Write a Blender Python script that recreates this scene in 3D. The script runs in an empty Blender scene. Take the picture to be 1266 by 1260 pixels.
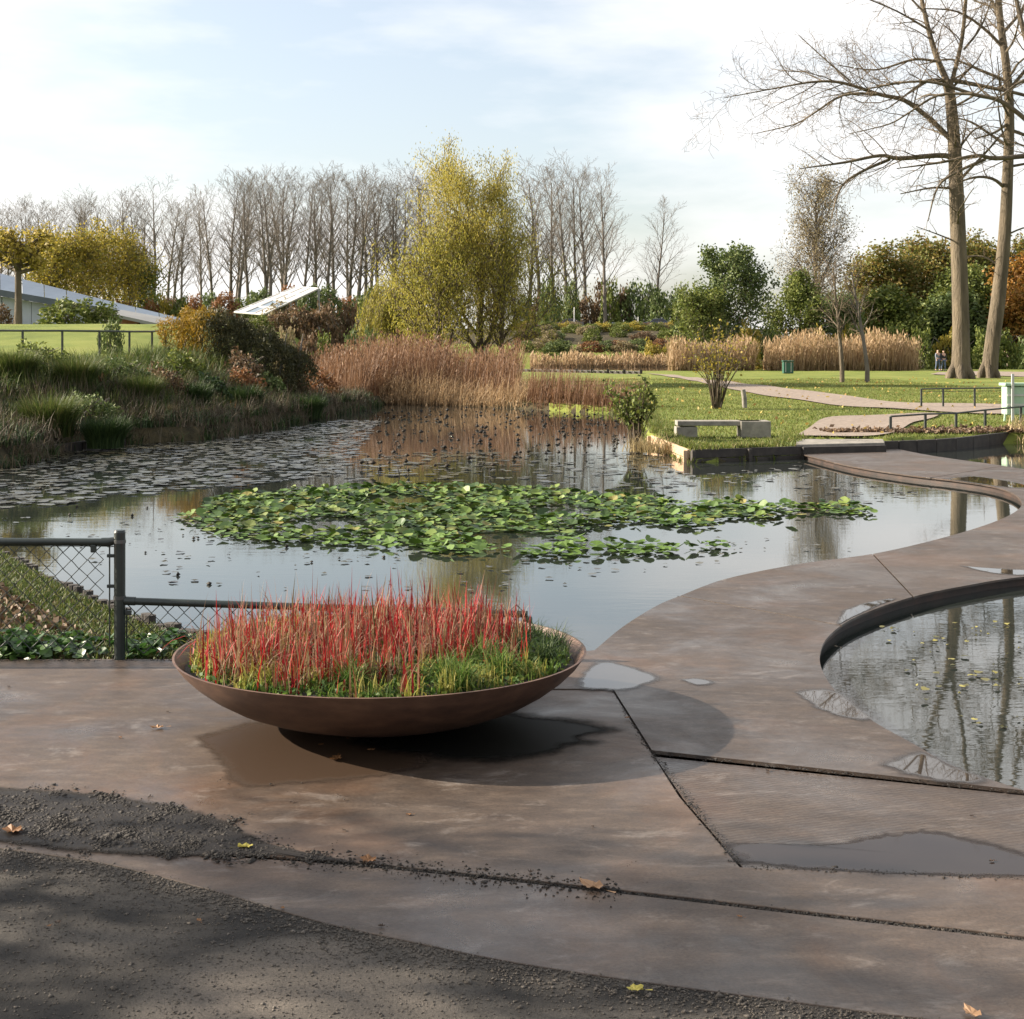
import bpy, bmesh, math, random
import numpy as np
from mathutils import Vector, Matrix
from mathutils.geometry import tessellate_polygon
R = math.radians
S = bpy.context.scene
COL = S.collection

# ------------------------------------------------------------------ camera
EYE, FOC, HZ, CX = 2.0, 1800.0, 430.0, 633.0        # eye height, focal length and horizon of the 1266 px photograph
cd = bpy.data.cameras.new('camera'); cam = bpy.data.objects.new('camera', cd); COL.objects.link(cam)
cam.location = (0, 0, EYE); cam.rotation_euler = (R(90), 0, 0)
cd.sensor_width = 36; cd.lens = 36 * FOC / 1266; cd.shift_y = -(630 - HZ) / 1266
cd.clip_start = .1; cd.clip_end = 4000
S.camera = cam

# ------------------------------------------------------------------ sky and sun
SUN_EL, SUN_AZ = 25.0, 9.0                          # azimuth measured from -X (left) towards +Y (ahead)
sd = Vector((-math.cos(R(SUN_EL)) * math.cos(R(SUN_AZ)), math.cos(R(SUN_EL)) * math.sin(R(SUN_AZ)), math.sin(R(SUN_EL))))
w = bpy.data.worlds.new('World'); S.world = w; w.use_nodes = True
nt = w.node_tree; nt.nodes.clear()
def N(nt, t, **k):
    n = nt.nodes.new(t)
    for a, b in k.items(): setattr(n, a, b)
    return n
sky = N(nt, 'ShaderNodeTexSky', sky_type='NISHITA', sun_disc=False)
sky.sun_elevation = R(SUN_EL); sky.sun_rotation = math.atan2(sd.x, sd.y)
sky.air_density = 1.0; sky.dust_density = 2.4; sky.ozone_density = 1.0; sky.altitude = 0
bg = N(nt, 'ShaderNodeBackground'); bg.inputs['Strength'].default_value = .072
nt.links.new(sky.outputs[0], bg.inputs[0])
cl = N(nt, 'ShaderNodeBackground'); cl.inputs['Color'].default_value = (1, .985, .97, 1); cl.inputs['Strength'].default_value = .40
tc = N(nt, 'ShaderNodeTexCoord'); mp = N(nt, 'ShaderNodeMapping'); mp.inputs['Scale'].default_value = (1.5, 1.5, 5.5); mp.inputs['Location'].default_value = (.35, .2, .55)
nz = N(nt, 'ShaderNodeTexNoise'); nz.inputs['Scale'].default_value = 1.7; nz.inputs['Detail'].default_value = 7; nz.inputs['Roughness'].default_value = .52
nt.links.new(tc.outputs['Generated'], mp.inputs[0]); nt.links.new(mp.outputs[0], nz.inputs[0])
rp = N(nt, 'ShaderNodeValToRGB'); rp.color_ramp.elements[0].position = .37; rp.color_ramp.elements[1].position = .56
rp.color_ramp.elements[0].color = (.28,) * 3 + (1,); rp.color_ramp.elements[1].color = (.95,) * 3 + (1,)
nt.links.new(nz.outputs[0], rp.inputs[0])
mx = N(nt, 'ShaderNodeMixShader'); nt.links.new(rp.outputs[0], mx.inputs[0]); nt.links.new(bg.outputs[0], mx.inputs[1]); nt.links.new(cl.outputs[0], mx.inputs[2])
wo = N(nt, 'ShaderNodeOutputWorld'); nt.links.new(mx.outputs[0], wo.inputs[0])
ld = bpy.data.lights.new('sun', 'SUN'); ld.energy = 5.0; ld.angle = R(.55); ld.color = (1, .88, .72)
sun = bpy.data.objects.new('sun', ld); COL.objects.link(sun); sun.rotation_euler = sd.to_track_quat('Z', 'Y').to_euler(); sun.location = (-30, 10, 30)
v = S.view_settings; v.view_transform = 'Standard'; v.look = 'None'; v.gamma = 1; v.exposure = 1.62; v.use_curve_mapping = False
S.cycles.max_bounces = 6; S.cycles.transparent_max_bounces = 6; S.cycles.caustics_reflective = False; S.cycles.caustics_refractive = False

# ------------------------------------------------------------------ helpers
def W(px, py, z=0.0):                                # where a point of height z seen at that spot stands
    Y = FOC * (EYE - z) / (py - HZ); return (Y * (px - CX) / FOC, Y, z)
def D(px, py, Y):                                    # the point seen there at distance Y
    return ((px - CX) / FOC * Y, Y, EYE + (HZ - py) / FOC * Y)

def tag(o, label=None, cat=None, group=None, kind=None, category=None):
    cat = cat or category
    if label: o['label'] = label
    if cat: o['category'] = cat
    if group: o['group'] = group
    if kind: o['kind'] = kind
    return o
def link(o, parent=None):
    COL.objects.link(o)
    if parent is not None: o.parent = parent
    return o
def empty(name, loc=(0, 0, 0), rz=0, **k):
    o = bpy.data.objects.new(name, None); o.location = loc; o.rotation_euler = (0, 0, rz); o.empty_display_size = .1
    return tag(link(o), **k)
def mesh_np(name, V, F, smooth=False, mats=()):
    """V (n,3); F list of (m,k) index arrays"""
    me = bpy.data.meshes.new(name); V = np.asarray(V, np.float32)
    if not isinstance(F, list): F = [F]
    F = [np.asarray(f, np.int32) for f in F if len(f)]
    me.vertices.add(len(V)); me.vertices.foreach_set('co', V.ravel())
    tot = np.concatenate([np.full(len(f), f.shape[1], np.int32) for f in F])
    lp = np.concatenate([f.ravel() for f in F])
    me.loops.add(len(lp)); me.loops.foreach_set('vertex_index', lp)
    me.polygons.add(len(tot)); me.polygons.foreach_set('loop_start', np.concatenate([[0], np.cumsum(tot)[:-1]]).astype(np.int32))
    me.polygons.foreach_set('loop_total', tot)
    if smooth: me.polygons.foreach_set('use_smooth', np.ones(len(tot), bool))
    for m in mats: me.materials.append(m)
    me.update(calc_edges=True); me.validate()
    return me
def obj(name, me, parent=None, loc=(0, 0, 0), **k):
    o = bpy.data.objects.new(name, me); o.location = loc
    return tag(link(o, parent), **k)
def copy(o, parent=None, loc=None, rz=None, sc=None, **k):
    c = o.copy(); link(c)
    if parent is not None: c.parent = parent
    if loc is not None: c.location = loc
    if rz is not None: c.rotation_euler = (0, 0, rz)
    if sc is not None: c.scale = sc if hasattr(sc, '__len__') else (sc,) * 3
    for ch in o.children: copy(ch, c)
    return tag(c, **k)

class MB:                                            # boxes, tubes, prisms collected into one mesh
    def __init__(s): s.V = []; s.F = []
    def add(s, V, F):
        b = len(s.V); s.V += [tuple(v) for v in V]; s.F += [tuple(i + b for i in f) for f in F]; return s
    def box(s, c, d, rz=0, M_=None):
        x, y, z = [a / 2 for a in d]; V = [Vector((i * x, j * y, k * z)) for i in (-1, 1) for j in (-1, 1) for k in (-1, 1)]
        m = Matrix.Translation(c) @ Matrix.Rotation(rz, 4, 'Z')
        if M_ is not None: m = Matrix.Translation(c) @ M_
        return s.add([m @ v for v in V], [(0, 1, 3, 2), (4, 6, 7, 5), (0, 4, 5, 1), (2, 3, 7, 6), (0, 2, 6, 4), (1, 5, 7, 3)])
    def tube(s, pts, rad, n=8, cap=True):
        pts = [Vector(p) for p in pts]; rad = rad if hasattr(rad, '__len__') else [rad] * len(pts); V = []; F = []; a = None
        for i, p in enumerate(pts):
            t = (pts[min(i + 1, len(pts) - 1)] - pts[max(i - 1, 0)]).normalized()
            a = (a - t * a.dot(t)).normalized() if a is not None else t.orthogonal().normalized()
            b = t.cross(a)
            V += [p + (a * math.cos(2 * math.pi * j / n) + b * math.sin(2 * math.pi * j / n)) * rad[i] for j in range(n)]
        for i in range(len(pts) - 1):
            for j in range(n): k = (j + 1) % n; F.append((i * n + j, i * n + k, (i + 1) * n + k, (i + 1) * n + j))
        if cap: F += [tuple(range(n))[::-1], tuple((len(pts) - 1) * n + j for j in range(n))]
        return s.add(V, F)
    def prism(s, poly, z0, z1):
        n = len(poly)
        tri = tessellate_polygon([[Vector((p[0], p[1], 0)) for p in poly]])
        V = [(p[0], p[1], z1) for p in poly] + [(p[0], p[1], z0) for p in poly]
        F = []
        for t in tri:
            a, b, c = [Vector((poly[i][0], poly[i][1], 0)) for i in t]
            if (b - a).cross(c - a).z < 0: t = t[::-1]
            F.append(tuple(t)); F.append(tuple(i + n for i in t[::-1]))
        ar = sum(poly[i][0] * poly[(i + 1) % n][1] - poly[(i + 1) % n][0] * poly[i][1] for i in range(n))
        for i in range(n):
            j = (i + 1) % n; F.append((i, i + n, j + n, j) if ar > 0 else (j, j + n, i + n, i))
        return s.add(V, F)
    def lathe(s, prof, n=48, c=(0, 0, 0)):
        V = [(c[0] + r * math.cos(2 * math.pi * j / n), c[1] + r * math.sin(2 * math.pi * j / n), c[2] + z) for r, z in prof for j in range(n)]
        F = [(i * n + j, i * n + (j + 1) % n, (i + 1) * n + (j + 1) % n, (i + 1) * n + j) for i in range(len(prof) - 1) for j in range(n)]
        return s.add(V, F)
    def mesh(s, name, mat, smooth=False, bevel=0, seg=2):
        me = bpy.data.meshes.new(name); me.from_pydata(s.V, [], s.F)
        if bevel:
            bm = bmesh.new(); bm.from_mesh(me); bmesh.ops.remove_doubles(bm, verts=bm.verts, dist=1e-5)
            ed = [e for e in bm.edges if len(e.link_faces) == 2 and e.calc_face_angle(0) > .6]
            bmesh.ops.bevel(bm, geom=ed, offset=bevel, segments=seg, affect='EDGES', profile=.5); bm.to_mesh(me); bm.free()
        me.materials.append(mat)
        if smooth:
            me.polygons.foreach_set('use_smooth', [True] * len(me.polygons))
            try: me.set_sharp_from_angle(angle=R(40))
            except Exception: pass
        me.update(); return me
    def obj(s, name, mat, parent=None, loc=(0, 0, 0), smooth=False, bevel=0, **k):
        return obj(name, s.mesh(name, mat, smooth, bevel), parent, loc, **k)

def catmull(pts, per=8):
    P = [np.array(p, float) for p in pts]; P = [2 * P[0] - P[1]] + P + [2 * P[-1] - P[-2]]; out = []
    for i in range(1, len(P) - 2):
        for t in np.arange(per) / per:
            out.append(.5 * (2 * P[i] + (P[i + 1] - P[i - 1]) * t + (2 * P[i - 1] - 5 * P[i] + 4 * P[i + 1] - P[i + 2]) * t * t + (3 * P[i] - P[i - 1] - 3 * P[i + 1] + P[i + 2]) * t ** 3))
    return [tuple(p) for p in out] + [tuple(P[-2])]

# ------------------------------------------------------------------ materials
def ramp(nt, cols, fac, pos=None):
    r = N(nt, 'ShaderNodeValToRGB'); e = r.color_ramp.elements
    while len(e) < len(cols): e.new(.5)
    for i, c in enumerate(cols):
        e[i].position = pos[i] if pos else i / max(1, len(cols) - 1); e[i].color = tuple(c) + (1,)
    nt.links.new(fac, r.inputs[0]); return r.outputs[0]
def noise(nt, scale, detail=6, rough=.6, coord='Object', sc=(1, 1, 1), dist=0):
    t = N(nt, 'ShaderNodeTexCoord'); m = N(nt, 'ShaderNodeMapping'); m.inputs['Scale'].default_value = sc
    nt.links.new(t.outputs[coord], m.inputs[0])
    n = N(nt, 'ShaderNodeTexNoise'); n.inputs['Scale'].default_value = scale; n.inputs['Detail'].default_value = detail; n.inputs['Roughness'].default_value = rough; n.inputs['Distortion'].default_value = dist
    nt.links.new(m.outputs[0], n.inputs[0]); return n.outputs[0]
def mix(nt, fac, a, b, bt='MIX'):
    m = N(nt, 'ShaderNodeMix', data_type='RGBA', blend_type=bt)
    for s_, val in ((0, fac), (6, a), (7, b)):
        if hasattr(val, 'links'): nt.links.new(val, m.inputs[s_])
        elif s_ == 0: m.inputs[0].default_value = val
        else: m.inputs[s_].default_value = tuple(val) + (1,)
    return m.outputs[2]
def newmat(name):
    m = bpy.data.materials.new(name); m.use_nodes = True; nt = m.node_tree
    return m, nt, nt.nodes['Principled BSDF']
def bump(nt, bs, h, strength, dist=.02):
    b = N(nt, 'ShaderNodeBump'); b.inputs['Strength'].default_value = strength; b.inputs['Distance'].default_value = dist
    nt.links.new(h, b.inputs['Height']); nt.links.new(b.outputs[0], bs.inputs['Normal'])
def simple(name, cols, scale=4, rough=.7, bmp=.3, bscale=30, bdist=.02, metal=0, spec=.5, sc=(1, 1, 1), pos=None, detail=6):
    m, nt, bs = newmat(name)
    f = noise(nt, scale, detail, .62, sc=sc); c = ramp(nt, cols, f, pos or [.28 + .44 * i / max(1, len(cols) - 1) for i in range(len(cols))])
    nt.links.new(c, bs.inputs['Base Color']); bs.inputs['Roughness'].default_value = rough; bs.inputs['Metallic'].default_value = metal; bs.inputs['Specular IOR Level'].default_value = spec
    if bmp: bump(nt, bs, noise(nt, bscale, 5, .65, sc=sc), bmp, bdist)
    return m
def leafmat(name, cols, trans=.35, rough=.6, spec=.3, pos=None):
    m, nt, bs = newmat(name)
    g = N(nt, 'ShaderNodeNewGeometry'); c = ramp(nt, cols, g.outputs['Random Per Island'], pos)
    nt.links.new(c, bs.inputs['Base Color']); bs.inputs['Roughness'].default_value = rough; bs.inputs['Specular IOR Level'].default_value = spec
    if trans:
        t = N(nt, 'ShaderNodeBsdfTranslucent'); nt.links.new(c, t.inputs[0]); x = N(nt, 'ShaderNodeMixShader'); x.inputs[0].default_value = trans
        o = nt.nodes['Material Output']; nt.links.new(bs.outputs[0], x.inputs[1]); nt.links.new(t.outputs[0], x.inputs[2]); nt.links.new(x.outputs[0], o.inputs[0])
    return m

def steelmat(name, wet=0.0):
    m, nt, bs = newmat(name)
    big = noise(nt, .55, 7, .6, sc=(1, 1.6, 1), dist=.6); mid = noise(nt, 5, 8, .7, sc=(1, 2.2, 1)); fine = noise(nt, 70, 6, .75)
    c1 = ramp(nt, [(.030, .022, .0175), (.060, .044, .034), (.094, .069, .053)], big, [.3, .52, .72])
    c2 = ramp(nt, [(.029, .022, .019), (.060, .045, .035), (.14, .108, .084)], mid, [.3, .5, .76])
    c = mix(nt, .5, c1, c2)
    sp = ramp(nt, [(.45, .42, .40), (1, 1, 1), (1.4, 1.35, 1.3)], fine, [.32, .5, .70]); c = mix(nt, .75, c, sp, 'MULTIPLY')
    blot = ramp(nt, [(0, 0, 0), (1, 1, 1)], noise(nt, 2.6, 10, .78, sc=(1, 1.8, 1), dist=.5), [.55, .68]); c = mix(nt, blot, c, mix(nt, .45, c, (.22, .20, .185)))
    rust = ramp(nt, [(0, 0, 0), (.8,) * 3], noise(nt, .9, 6, .6, dist=.9), [.52, .72]); c = mix(nt, rust, c, mix(nt, .32, c, (.17, .082, .038)))
    oi = N(nt, 'ShaderNodeObjectInfo'); c = mix(nt, .8, c, ramp(nt, [(.78, .78, .80), (1.12, 1.08, 1.04)], oi.outputs['Random']), 'MULTIPLY')
    nt.links.new(c, bs.inputs['Base Color'])
    r = ramp(nt, [(.27,) * 3, (.50,) * 3, (.70,) * 3], noise(nt, 1.1, 7, .65, dist=.5), [.34, .5, .66]); nt.links.new(r, bs.inputs['Roughness'])
    bs.inputs['Specular IOR Level'].default_value = .42
    bump(nt, bs, mix(nt, .35, fine, mid), .22, .006)
    return m
m_steel = steelmat('weathered steel plate')
def ribbed():
    m = m_steel.copy(); m.name = 'ribbed steel plate'; nt = m.node_tree; bs = nt.nodes['Principled BSDF']
    t = N(nt, 'ShaderNodeTexCoord'); mp = N(nt, 'ShaderNodeMapping'); mp.inputs['Rotation'].default_value = (0, 0, R(-20)); nt.links.new(t.outputs['Object'], mp.inputs[0])
    wv = N(nt, 'ShaderNodeTexWave', bands_direction='Y'); wv.inputs['Scale'].default_value = 11; wv.inputs['Distortion'].default_value = 4; wv.inputs['Detail'].default_value = 3; wv.inputs['Detail Scale'].default_value = 1.5; nt.links.new(mp.outputs[0], wv.inputs[0])
    b = [n_ for n_ in nt.nodes if n_.type == 'BUMP'][0]; b2 = N(nt, 'ShaderNodeBump'); b2.inputs['Strength'].default_value = .2; b2.inputs['Distance'].default_value = .006; nt.links.new(wv.outputs['Fac'], b2.inputs['Height']); nt.links.new(b.outputs[0], b2.inputs['Normal']); nt.links.new(b2.outputs[0], bs.inputs['Normal'])
    return m
m_ribbed = ribbed()
m_wet = simple('wet steel margin', [(.022, .016, .013), (.040, .029, .023), (.06, .042, .032)], 4, .22, .15, 70, .004)
m_bowl = simple('weathered steel bowl', [(.045, .024, .017), (.09, .048, .032), (.14, .078, .05)], 6, .55, .25, 60, .004, sc=(1, 1, 2.5))
m_edge = simple('weathered steel edge', [(.012, .008, .007), (.03, .018, .014), (.055, .03, .02)], 5, .6, .3, 40, .005)
m_water, nt, bs = newmat('pond water')
bs.inputs['Base Color'].default_value = (.020, .024, .022, 1); bs.inputs['Roughness'].default_value = .012; bs.inputs['IOR'].default_value = 1.5; bs.inputs['Specular IOR Level'].default_value = .62
bump(nt, bs, mix(nt, .35, noise(nt, 1.3, 3, .5, sc=(.6, 2.0, 1)), noise(nt, 7, 3, .5, sc=(.6, 1.9, 1))), .022, .05)
m_puddle, nt, bs = newmat('puddle water')
bs.inputs['Base Color'].default_value = (.03, .026, .024, 1); bs.inputs['Roughness'].default_value = .02; bs.inputs['IOR'].default_value = 1.55; bs.inputs['Specular IOR Level'].default_value = .6
bump(nt, bs, noise(nt, 6, 2, .5), .02, .01)
m_damp = simple('damp silt stain', [(.040, .027, .019), (.070, .046, .032), (.11, .075, .05)], 7, .5, .5, 60, .01)
m_grass = simple('lawn ground', [(.075, .10, .018), (.12, .15, .027), (.165, .185, .04), (.20, .175, .07)], .35, .9, .6, 25, .04, spec=.2, detail=10, pos=[.28, .45, .6, .76])
m_bankground = simple('bank soil', [(.018, .016, .010), (.045, .038, .02), (.08, .06, .03)], 3, .95, .8, 18, .05, spec=.2)
m_litter = simple('leaf mould', [(.045, .028, .016), (.10, .062, .034), (.17, .11, .06)], 14, .9, .9, 60, .03, spec=.2, detail=9)
m_gravel = simple('pale gravel path', [(.15, .12, .098), (.22, .18, .15), (.30, .25, .21)], 6, .95, .5, 120, .01, spec=.2, detail=10)
m_asphalt, nt, bs = newmat('gritty asphalt')
a_ = noise(nt, .9, 8, .62, dist=.6); b_ = noise(nt, 120, 4, .8); v_ = N(nt, 'ShaderNodeTexVoronoi'); v_.inputs['Scale'].default_value = 240; t_ = N(nt, 'ShaderNodeTexCoord'); nt.links.new(t_.outputs['Object'], v_.inputs[0])
c = ramp(nt, [(.016, .0145, .013), (.068, .060, .051), (.115, .098, .082)], a_, [.40, .50, .66])
c = mix(nt, .85, c, ramp(nt, [(.35,) * 3, (1, 1, 1), (1.7, 1.65, 1.6)], b_, [.28, .5, .74]), 'MULTIPLY')
nt.links.new(c, bs.inputs['Base Color']); bs.inputs['Roughness'].default_value = .85; bs.inputs['Specular IOR Level'].default_value = .3
bump(nt, bs, v_.outputs['Distance'], .4, .005)
m_soil = simple('black crumbly soil', [(.010, .009, .008), (.026, .022, .019), (.055, .047, .04)], 12, .75, .9, 70, .02, spec=.4)
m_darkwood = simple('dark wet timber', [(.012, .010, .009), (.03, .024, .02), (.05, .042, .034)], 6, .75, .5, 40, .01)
m_litwood = simple('sunlit plank', [(.30, .19, .11), (.42, .29, .18), (.5, .37, .25)], 8, .7, .4, 40, .01, sc=(1, 1, 6))  # sunlit brightness of the end planks put into the wood colour
m_concrete = simple('weathered concrete', [(.12, .11, .095), (.20, .185, .16), (.28, .255, .22)], 5, .85, .4, 50, .01)
m_green = simple('dark green coated steel', [(.008, .014, .013), (.014, .022, .02), (.022, .03, .028)], 9, .38, .12, 60, .003)
m_wire = simple('coated fence wire', [(.012, .018, .017), (.025, .032, .03)], 20, .45, 0)
m_clamp = simple('grey clamp', [(.06, .065, .065), (.12, .125, .125)], 20, .4, 0, metal=.6)
m_fence = simple('weathered rail paint', [(.016, .02, .018), (.035, .04, .036), (.055, .058, .052)], 8, .55, .2, 40, .004)
m_bark = simple('grey brown bark', [(.05, .039, .026), (.105, .083, .055), (.165, .13, .085)], 2.2, .9, 1.0, 6, .16, sc=(1, 1, .2), detail=8)
m_barkfar = simple('grey poplar bark', [(.075, .064, .054), (.12, .103, .088), (.16, .14, .12)], 1.2, .9, 0)
m_twig = leafmat('grey twigs', [(.085, .071, .058), (.13, .11, .09), (.18, .155, .125)], 0, .85, .2)
m_bigtwig = leafmat('brown twigs', [(.065, .049, .034), (.115, .088, .06), (.17, .13, .09)], 0, .85, .2)
m_willow = leafmat('golden willow leaves', [(.25, .23, .045), (.34, .295, .055), (.42, .33, .06), (.23, .24, .06)], .45)
m_weep = leafmat('yellow green willow leaves', [(.20, .20, .03), (.28, .26, .045), (.36, .30, .05)], .45)
m_yellow = leafmat('yellow olive leaves', [(.17, .16, .028), (.27, .22, .034), (.35, .26, .04), (.14, .15, .03)], .4)
m_lime = leafmat('pale yellow leaves', [(.22, .19, .03), (.34, .27, .05), (.40, .31, .09)], .4)
m_dgreen = leafmat('dark green leaves', [(.05, .08, .025), (.095, .13, .038), (.145, .175, .055)], .25)
m_mgreen = leafmat('mid green leaves', [(.06, .085, .018), (.11, .14, .026), (.17, .185, .04)], .3)
m_autumn = leafmat('autumn mixed leaves', [(.075, .095, .022), (.13, .135, .03), (.19, .15, .034), (.17, .105, .03)], .4)
m_orange = leafmat('orange beech leaves', [(.18, .085, .02), (.27, .13, .028), (.32, .17, .035), (.16, .12, .025)], .4)
m_tan = leafmat('pale tan leaves', [(.17, .135, .075), (.25, .20, .115), (.20, .175, .075)], .35)
m_brownleaf = leafmat('brown hedge leaves', [(.065, .04, .022), (.12, .075, .04), (.19, .12, .065), (.05, .05, .022)], .3)
m_rust = leafmat('russet leaves', [(.13, .055, .025), (.22, .10, .04), (.17, .10, .04)], .35)
m_gold = leafmat('golden shrub needles', [(.20, .13, .012), (.30, .18, .02), (.15, .12, .016)], .35)
m_reed = leafmat('dry red brown reed', [(.09, .046, .026), (.17, .092, .05), (.25, .15, .085), (.15, .075, .035)], .35)
m_reedpale = leafmat('dry tan reed', [(.25, .165, .085), (.36, .25, .14), (.42, .31, .19)], .35)
m_straw = leafmat('straw blades', [(.20, .15, .07), (.33, .26, .13), (.42, .34, .19)], .3)
m_bankgrass = leafmat('bank grass blades', [(.028, .05, .012), (.055, .085, .018), (.09, .115, .026), (.13, .12, .045)], .35)
m_darkgrass = leafmat('deep green sedge', [(.014, .03, .010), (.03, .055, .016), (.055, .085, .022)], .3)
m_dryblade = leafmat('dry grey brown stems', [(.055, .042, .028), (.10, .078, .05), (.15, .12, .08)], .25)
m_lawnblade = leafmat('lawn blades', [(.065, .095, .018), (.105, .14, .026), (.15, .17, .04), (.20, .17, .07)], .4)
m_red = leafmat('blood red grass blades', [(.09, .006, .008), (.28, .010, .013), (.40, .020, .022), (.20, .03, .02), (.24, .15, .07), (.09, .08, .03)], .2, pos=[0, .2, .48, .64, .82, 1])
m_redtip = leafmat('curled dry blade tips', [(.22, .13, .085), (.30, .21, .13), (.20, .08, .06)], .35)
m_ygreen = leafmat('yellow green blades', [(.16, .17, .03), (.26, .25, .05), (.36, .31, .09)], .4)
m_bowlgreen = leafmat('fresh green blades', [(.03, .075, .012), (.06, .12, .018), (.11, .17, .03), (.15, .18, .05)], .4)
m_lily = leafmat('water lily leaf', [(.016, .038, .008), (.04, .085, .012), (.072, .13, .017), (.12, .165, .03), (.10, .12, .03), (.18, .15, .035)], .08, .55, .4, pos=[0, .3, .6, .85, .95, 1])
m_pad = leafmat('dying lily pad', [(.02, .018, .012), (.04, .035, .02), (.06, .055, .03)], 0, .25, .55)
m_seed = leafmat('blackened seed pod', [(.006, .005, .004), (.014, .011, .008), (.022, .016, .01)], 0, .7, .3)
m_fallen = leafmat('fallen leaf', [(.10, .05, .022), (.19, .10, .045), (.27, .17, .08), (.30, .20, .06)], .2)
m_fallenbrown = leafmat('leaf litter leaves', [(.045, .027, .016), (.09, .055, .032), (.15, .098, .06), (.21, .15, .10)], .2)
m_ivy = leafmat('broad green leaves', [(.018, .05, .012), (.035, .085, .018), (.065, .12, .026)], .3, .4, .5)
m_white = simple('pale blue white render', [(.30, .33, .38), (.38, .41, .46)], 1, .7, .1, 20)
m_roofblue = simple('blue grey metal roof', [(.07, .10, .145), (.10, .135, .18)], 1, .4, .1, 10, metal=.1)
m_rooftrim = simple('dark roof trim', [(.05, .065, .085), (.075, .09, .11)], 1, .5, 0)
m_grey = simple('grey canopy', [(.16, .16, .155), (.22, .22, .21)], 1, .6, 0)
m_brick = simple('red brick', [(.20, .08, .05), (.28, .12, .08)], 8, .85, .2, 20)
m_glassroof, nt, bs = newmat('roof glazing'); bs.inputs['Base Color'].default_value = (.12, .16, .20, 1); bs.inputs['Roughness'].default_value = .08; bs.inputs['Specular IOR Level'].default_value = .9
m_whitemetal = simple('white metal', [(.36, .36, .36), (.44, .44, .43)], 2, .35, 0)
m_rubber = simple('rubber', [(.012,) * 3, (.02,) * 3], 5, .7, 0)
m_palegreen = simple('pale green paint', [(.22, .34, .24), (.34, .44, .34)], 5, .6, .1, 30, .004)
m_bin = simple('bin green', [(.015, .07, .05), (.025, .10, .07)], 5, .5, 0)
m_cloth = simple('dark jacket cloth', [(.014, .016, .022), (.03, .032, .04)], 20, .85, 0)
m_cloth2 = simple('grey blue jacket cloth', [(.12, .14, .18), (.2, .22, .27)], 20, .85, 0)
m_cloth3 = simple('brown coat cloth', [(.08, .05, .035), (.12, .08, .055)], 20, .85, 0)
m_jeans = simple('denim', [(.06, .085, .14), (.11, .14, .21)], 20, .85, 0)
m_pants = simple('beige trousers', [(.20, .165, .125), (.28, .23, .18)], 20, .85, 0)
m_skin = simple('skin', [(.42, .25, .18), (.5, .31, .23)], 10, .6, 0)
m_hair = simple('hair', [(.03, .02, .014), (.06, .04, .025)], 20, .7, 0)
m_navy = simple('dark blue car paint', [(.012, .02, .045), (.016, .027, .06)], 1, .2, 0, spec=.7)
m_maroon = simple('dark car paint', [(.03, .02, .022), (.045, .03, .03)], 1, .2, 0, spec=.7)
m_carglass, nt, bs = newmat('car glass'); bs.inputs['Base Color'].default_value = (.01, .012, .015, 1); bs.inputs['Roughness'].default_value = .05
m_lamp = simple('lamp glass', [(.7, .7, .66), (.8, .8, .76)], 5, .2, 0)
m_signblue = simple('blue grey sign face', [(.10, .14, .2), (.14, .18, .25)], 3, .5, 0)

# ------------------------------------------------------------------ fast vegetation meshes
def tubes_np(polys):
    """polys: list of (pts (n,3), radii (n,), sides) -> V, F list"""
    grp = {}
    for p, r, s in polys: grp.setdefault((len(p), s), []).append((p, r))
    Vs, Fs, off = [], [], 0
    for (n, s), L in grp.items():
        P = np.array([l[0] for l in L], float); Rr = np.array([l[1] for l in L], float); m = len(L)
        T = np.empty_like(P); T[:, 1:-1] = P[:, 2:] - P[:, :-2]; T[:, 0] = P[:, 1] - P[:, 0]; T[:, -1] = P[:, -1] - P[:, -2]
        T /= np.linalg.norm(T, axis=2, keepdims=True) + 1e-9
        m0 = P[:, -1] - P[:, 0]; ref = np.where((np.abs(m0[:, 2]) > .8 * np.linalg.norm(m0, axis=1))[:, None], [[1., .15, 0]], [[.1, .05, 1.]])
        A = np.cross(T, ref[:, None, :]); A /= np.linalg.norm(A, axis=2, keepdims=True) + 1e-9; B = np.cross(T, A)
        an = np.arange(s) * 2 * np.pi / s
        ring = P[:, :, None] + Rr[:, :, None, None] * (np.cos(an)[:, None] * A[:, :, None] + np.sin(an)[:, None] * B[:, :, None])
        Vs.append(ring.reshape(-1, 3))
        i = np.arange(m)[:, None, None] * n * s + np.arange(n - 1)[None, :, None] * s; j = np.arange(s)[None, None]; k = (j + 1) % s
        Fs.append((np.stack([i + j, i + k, i + s + k, i + s + j], -1) + off).reshape(-1, 4)); off += m * n * s
    return np.concatenate(Vs), Fs
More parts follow.
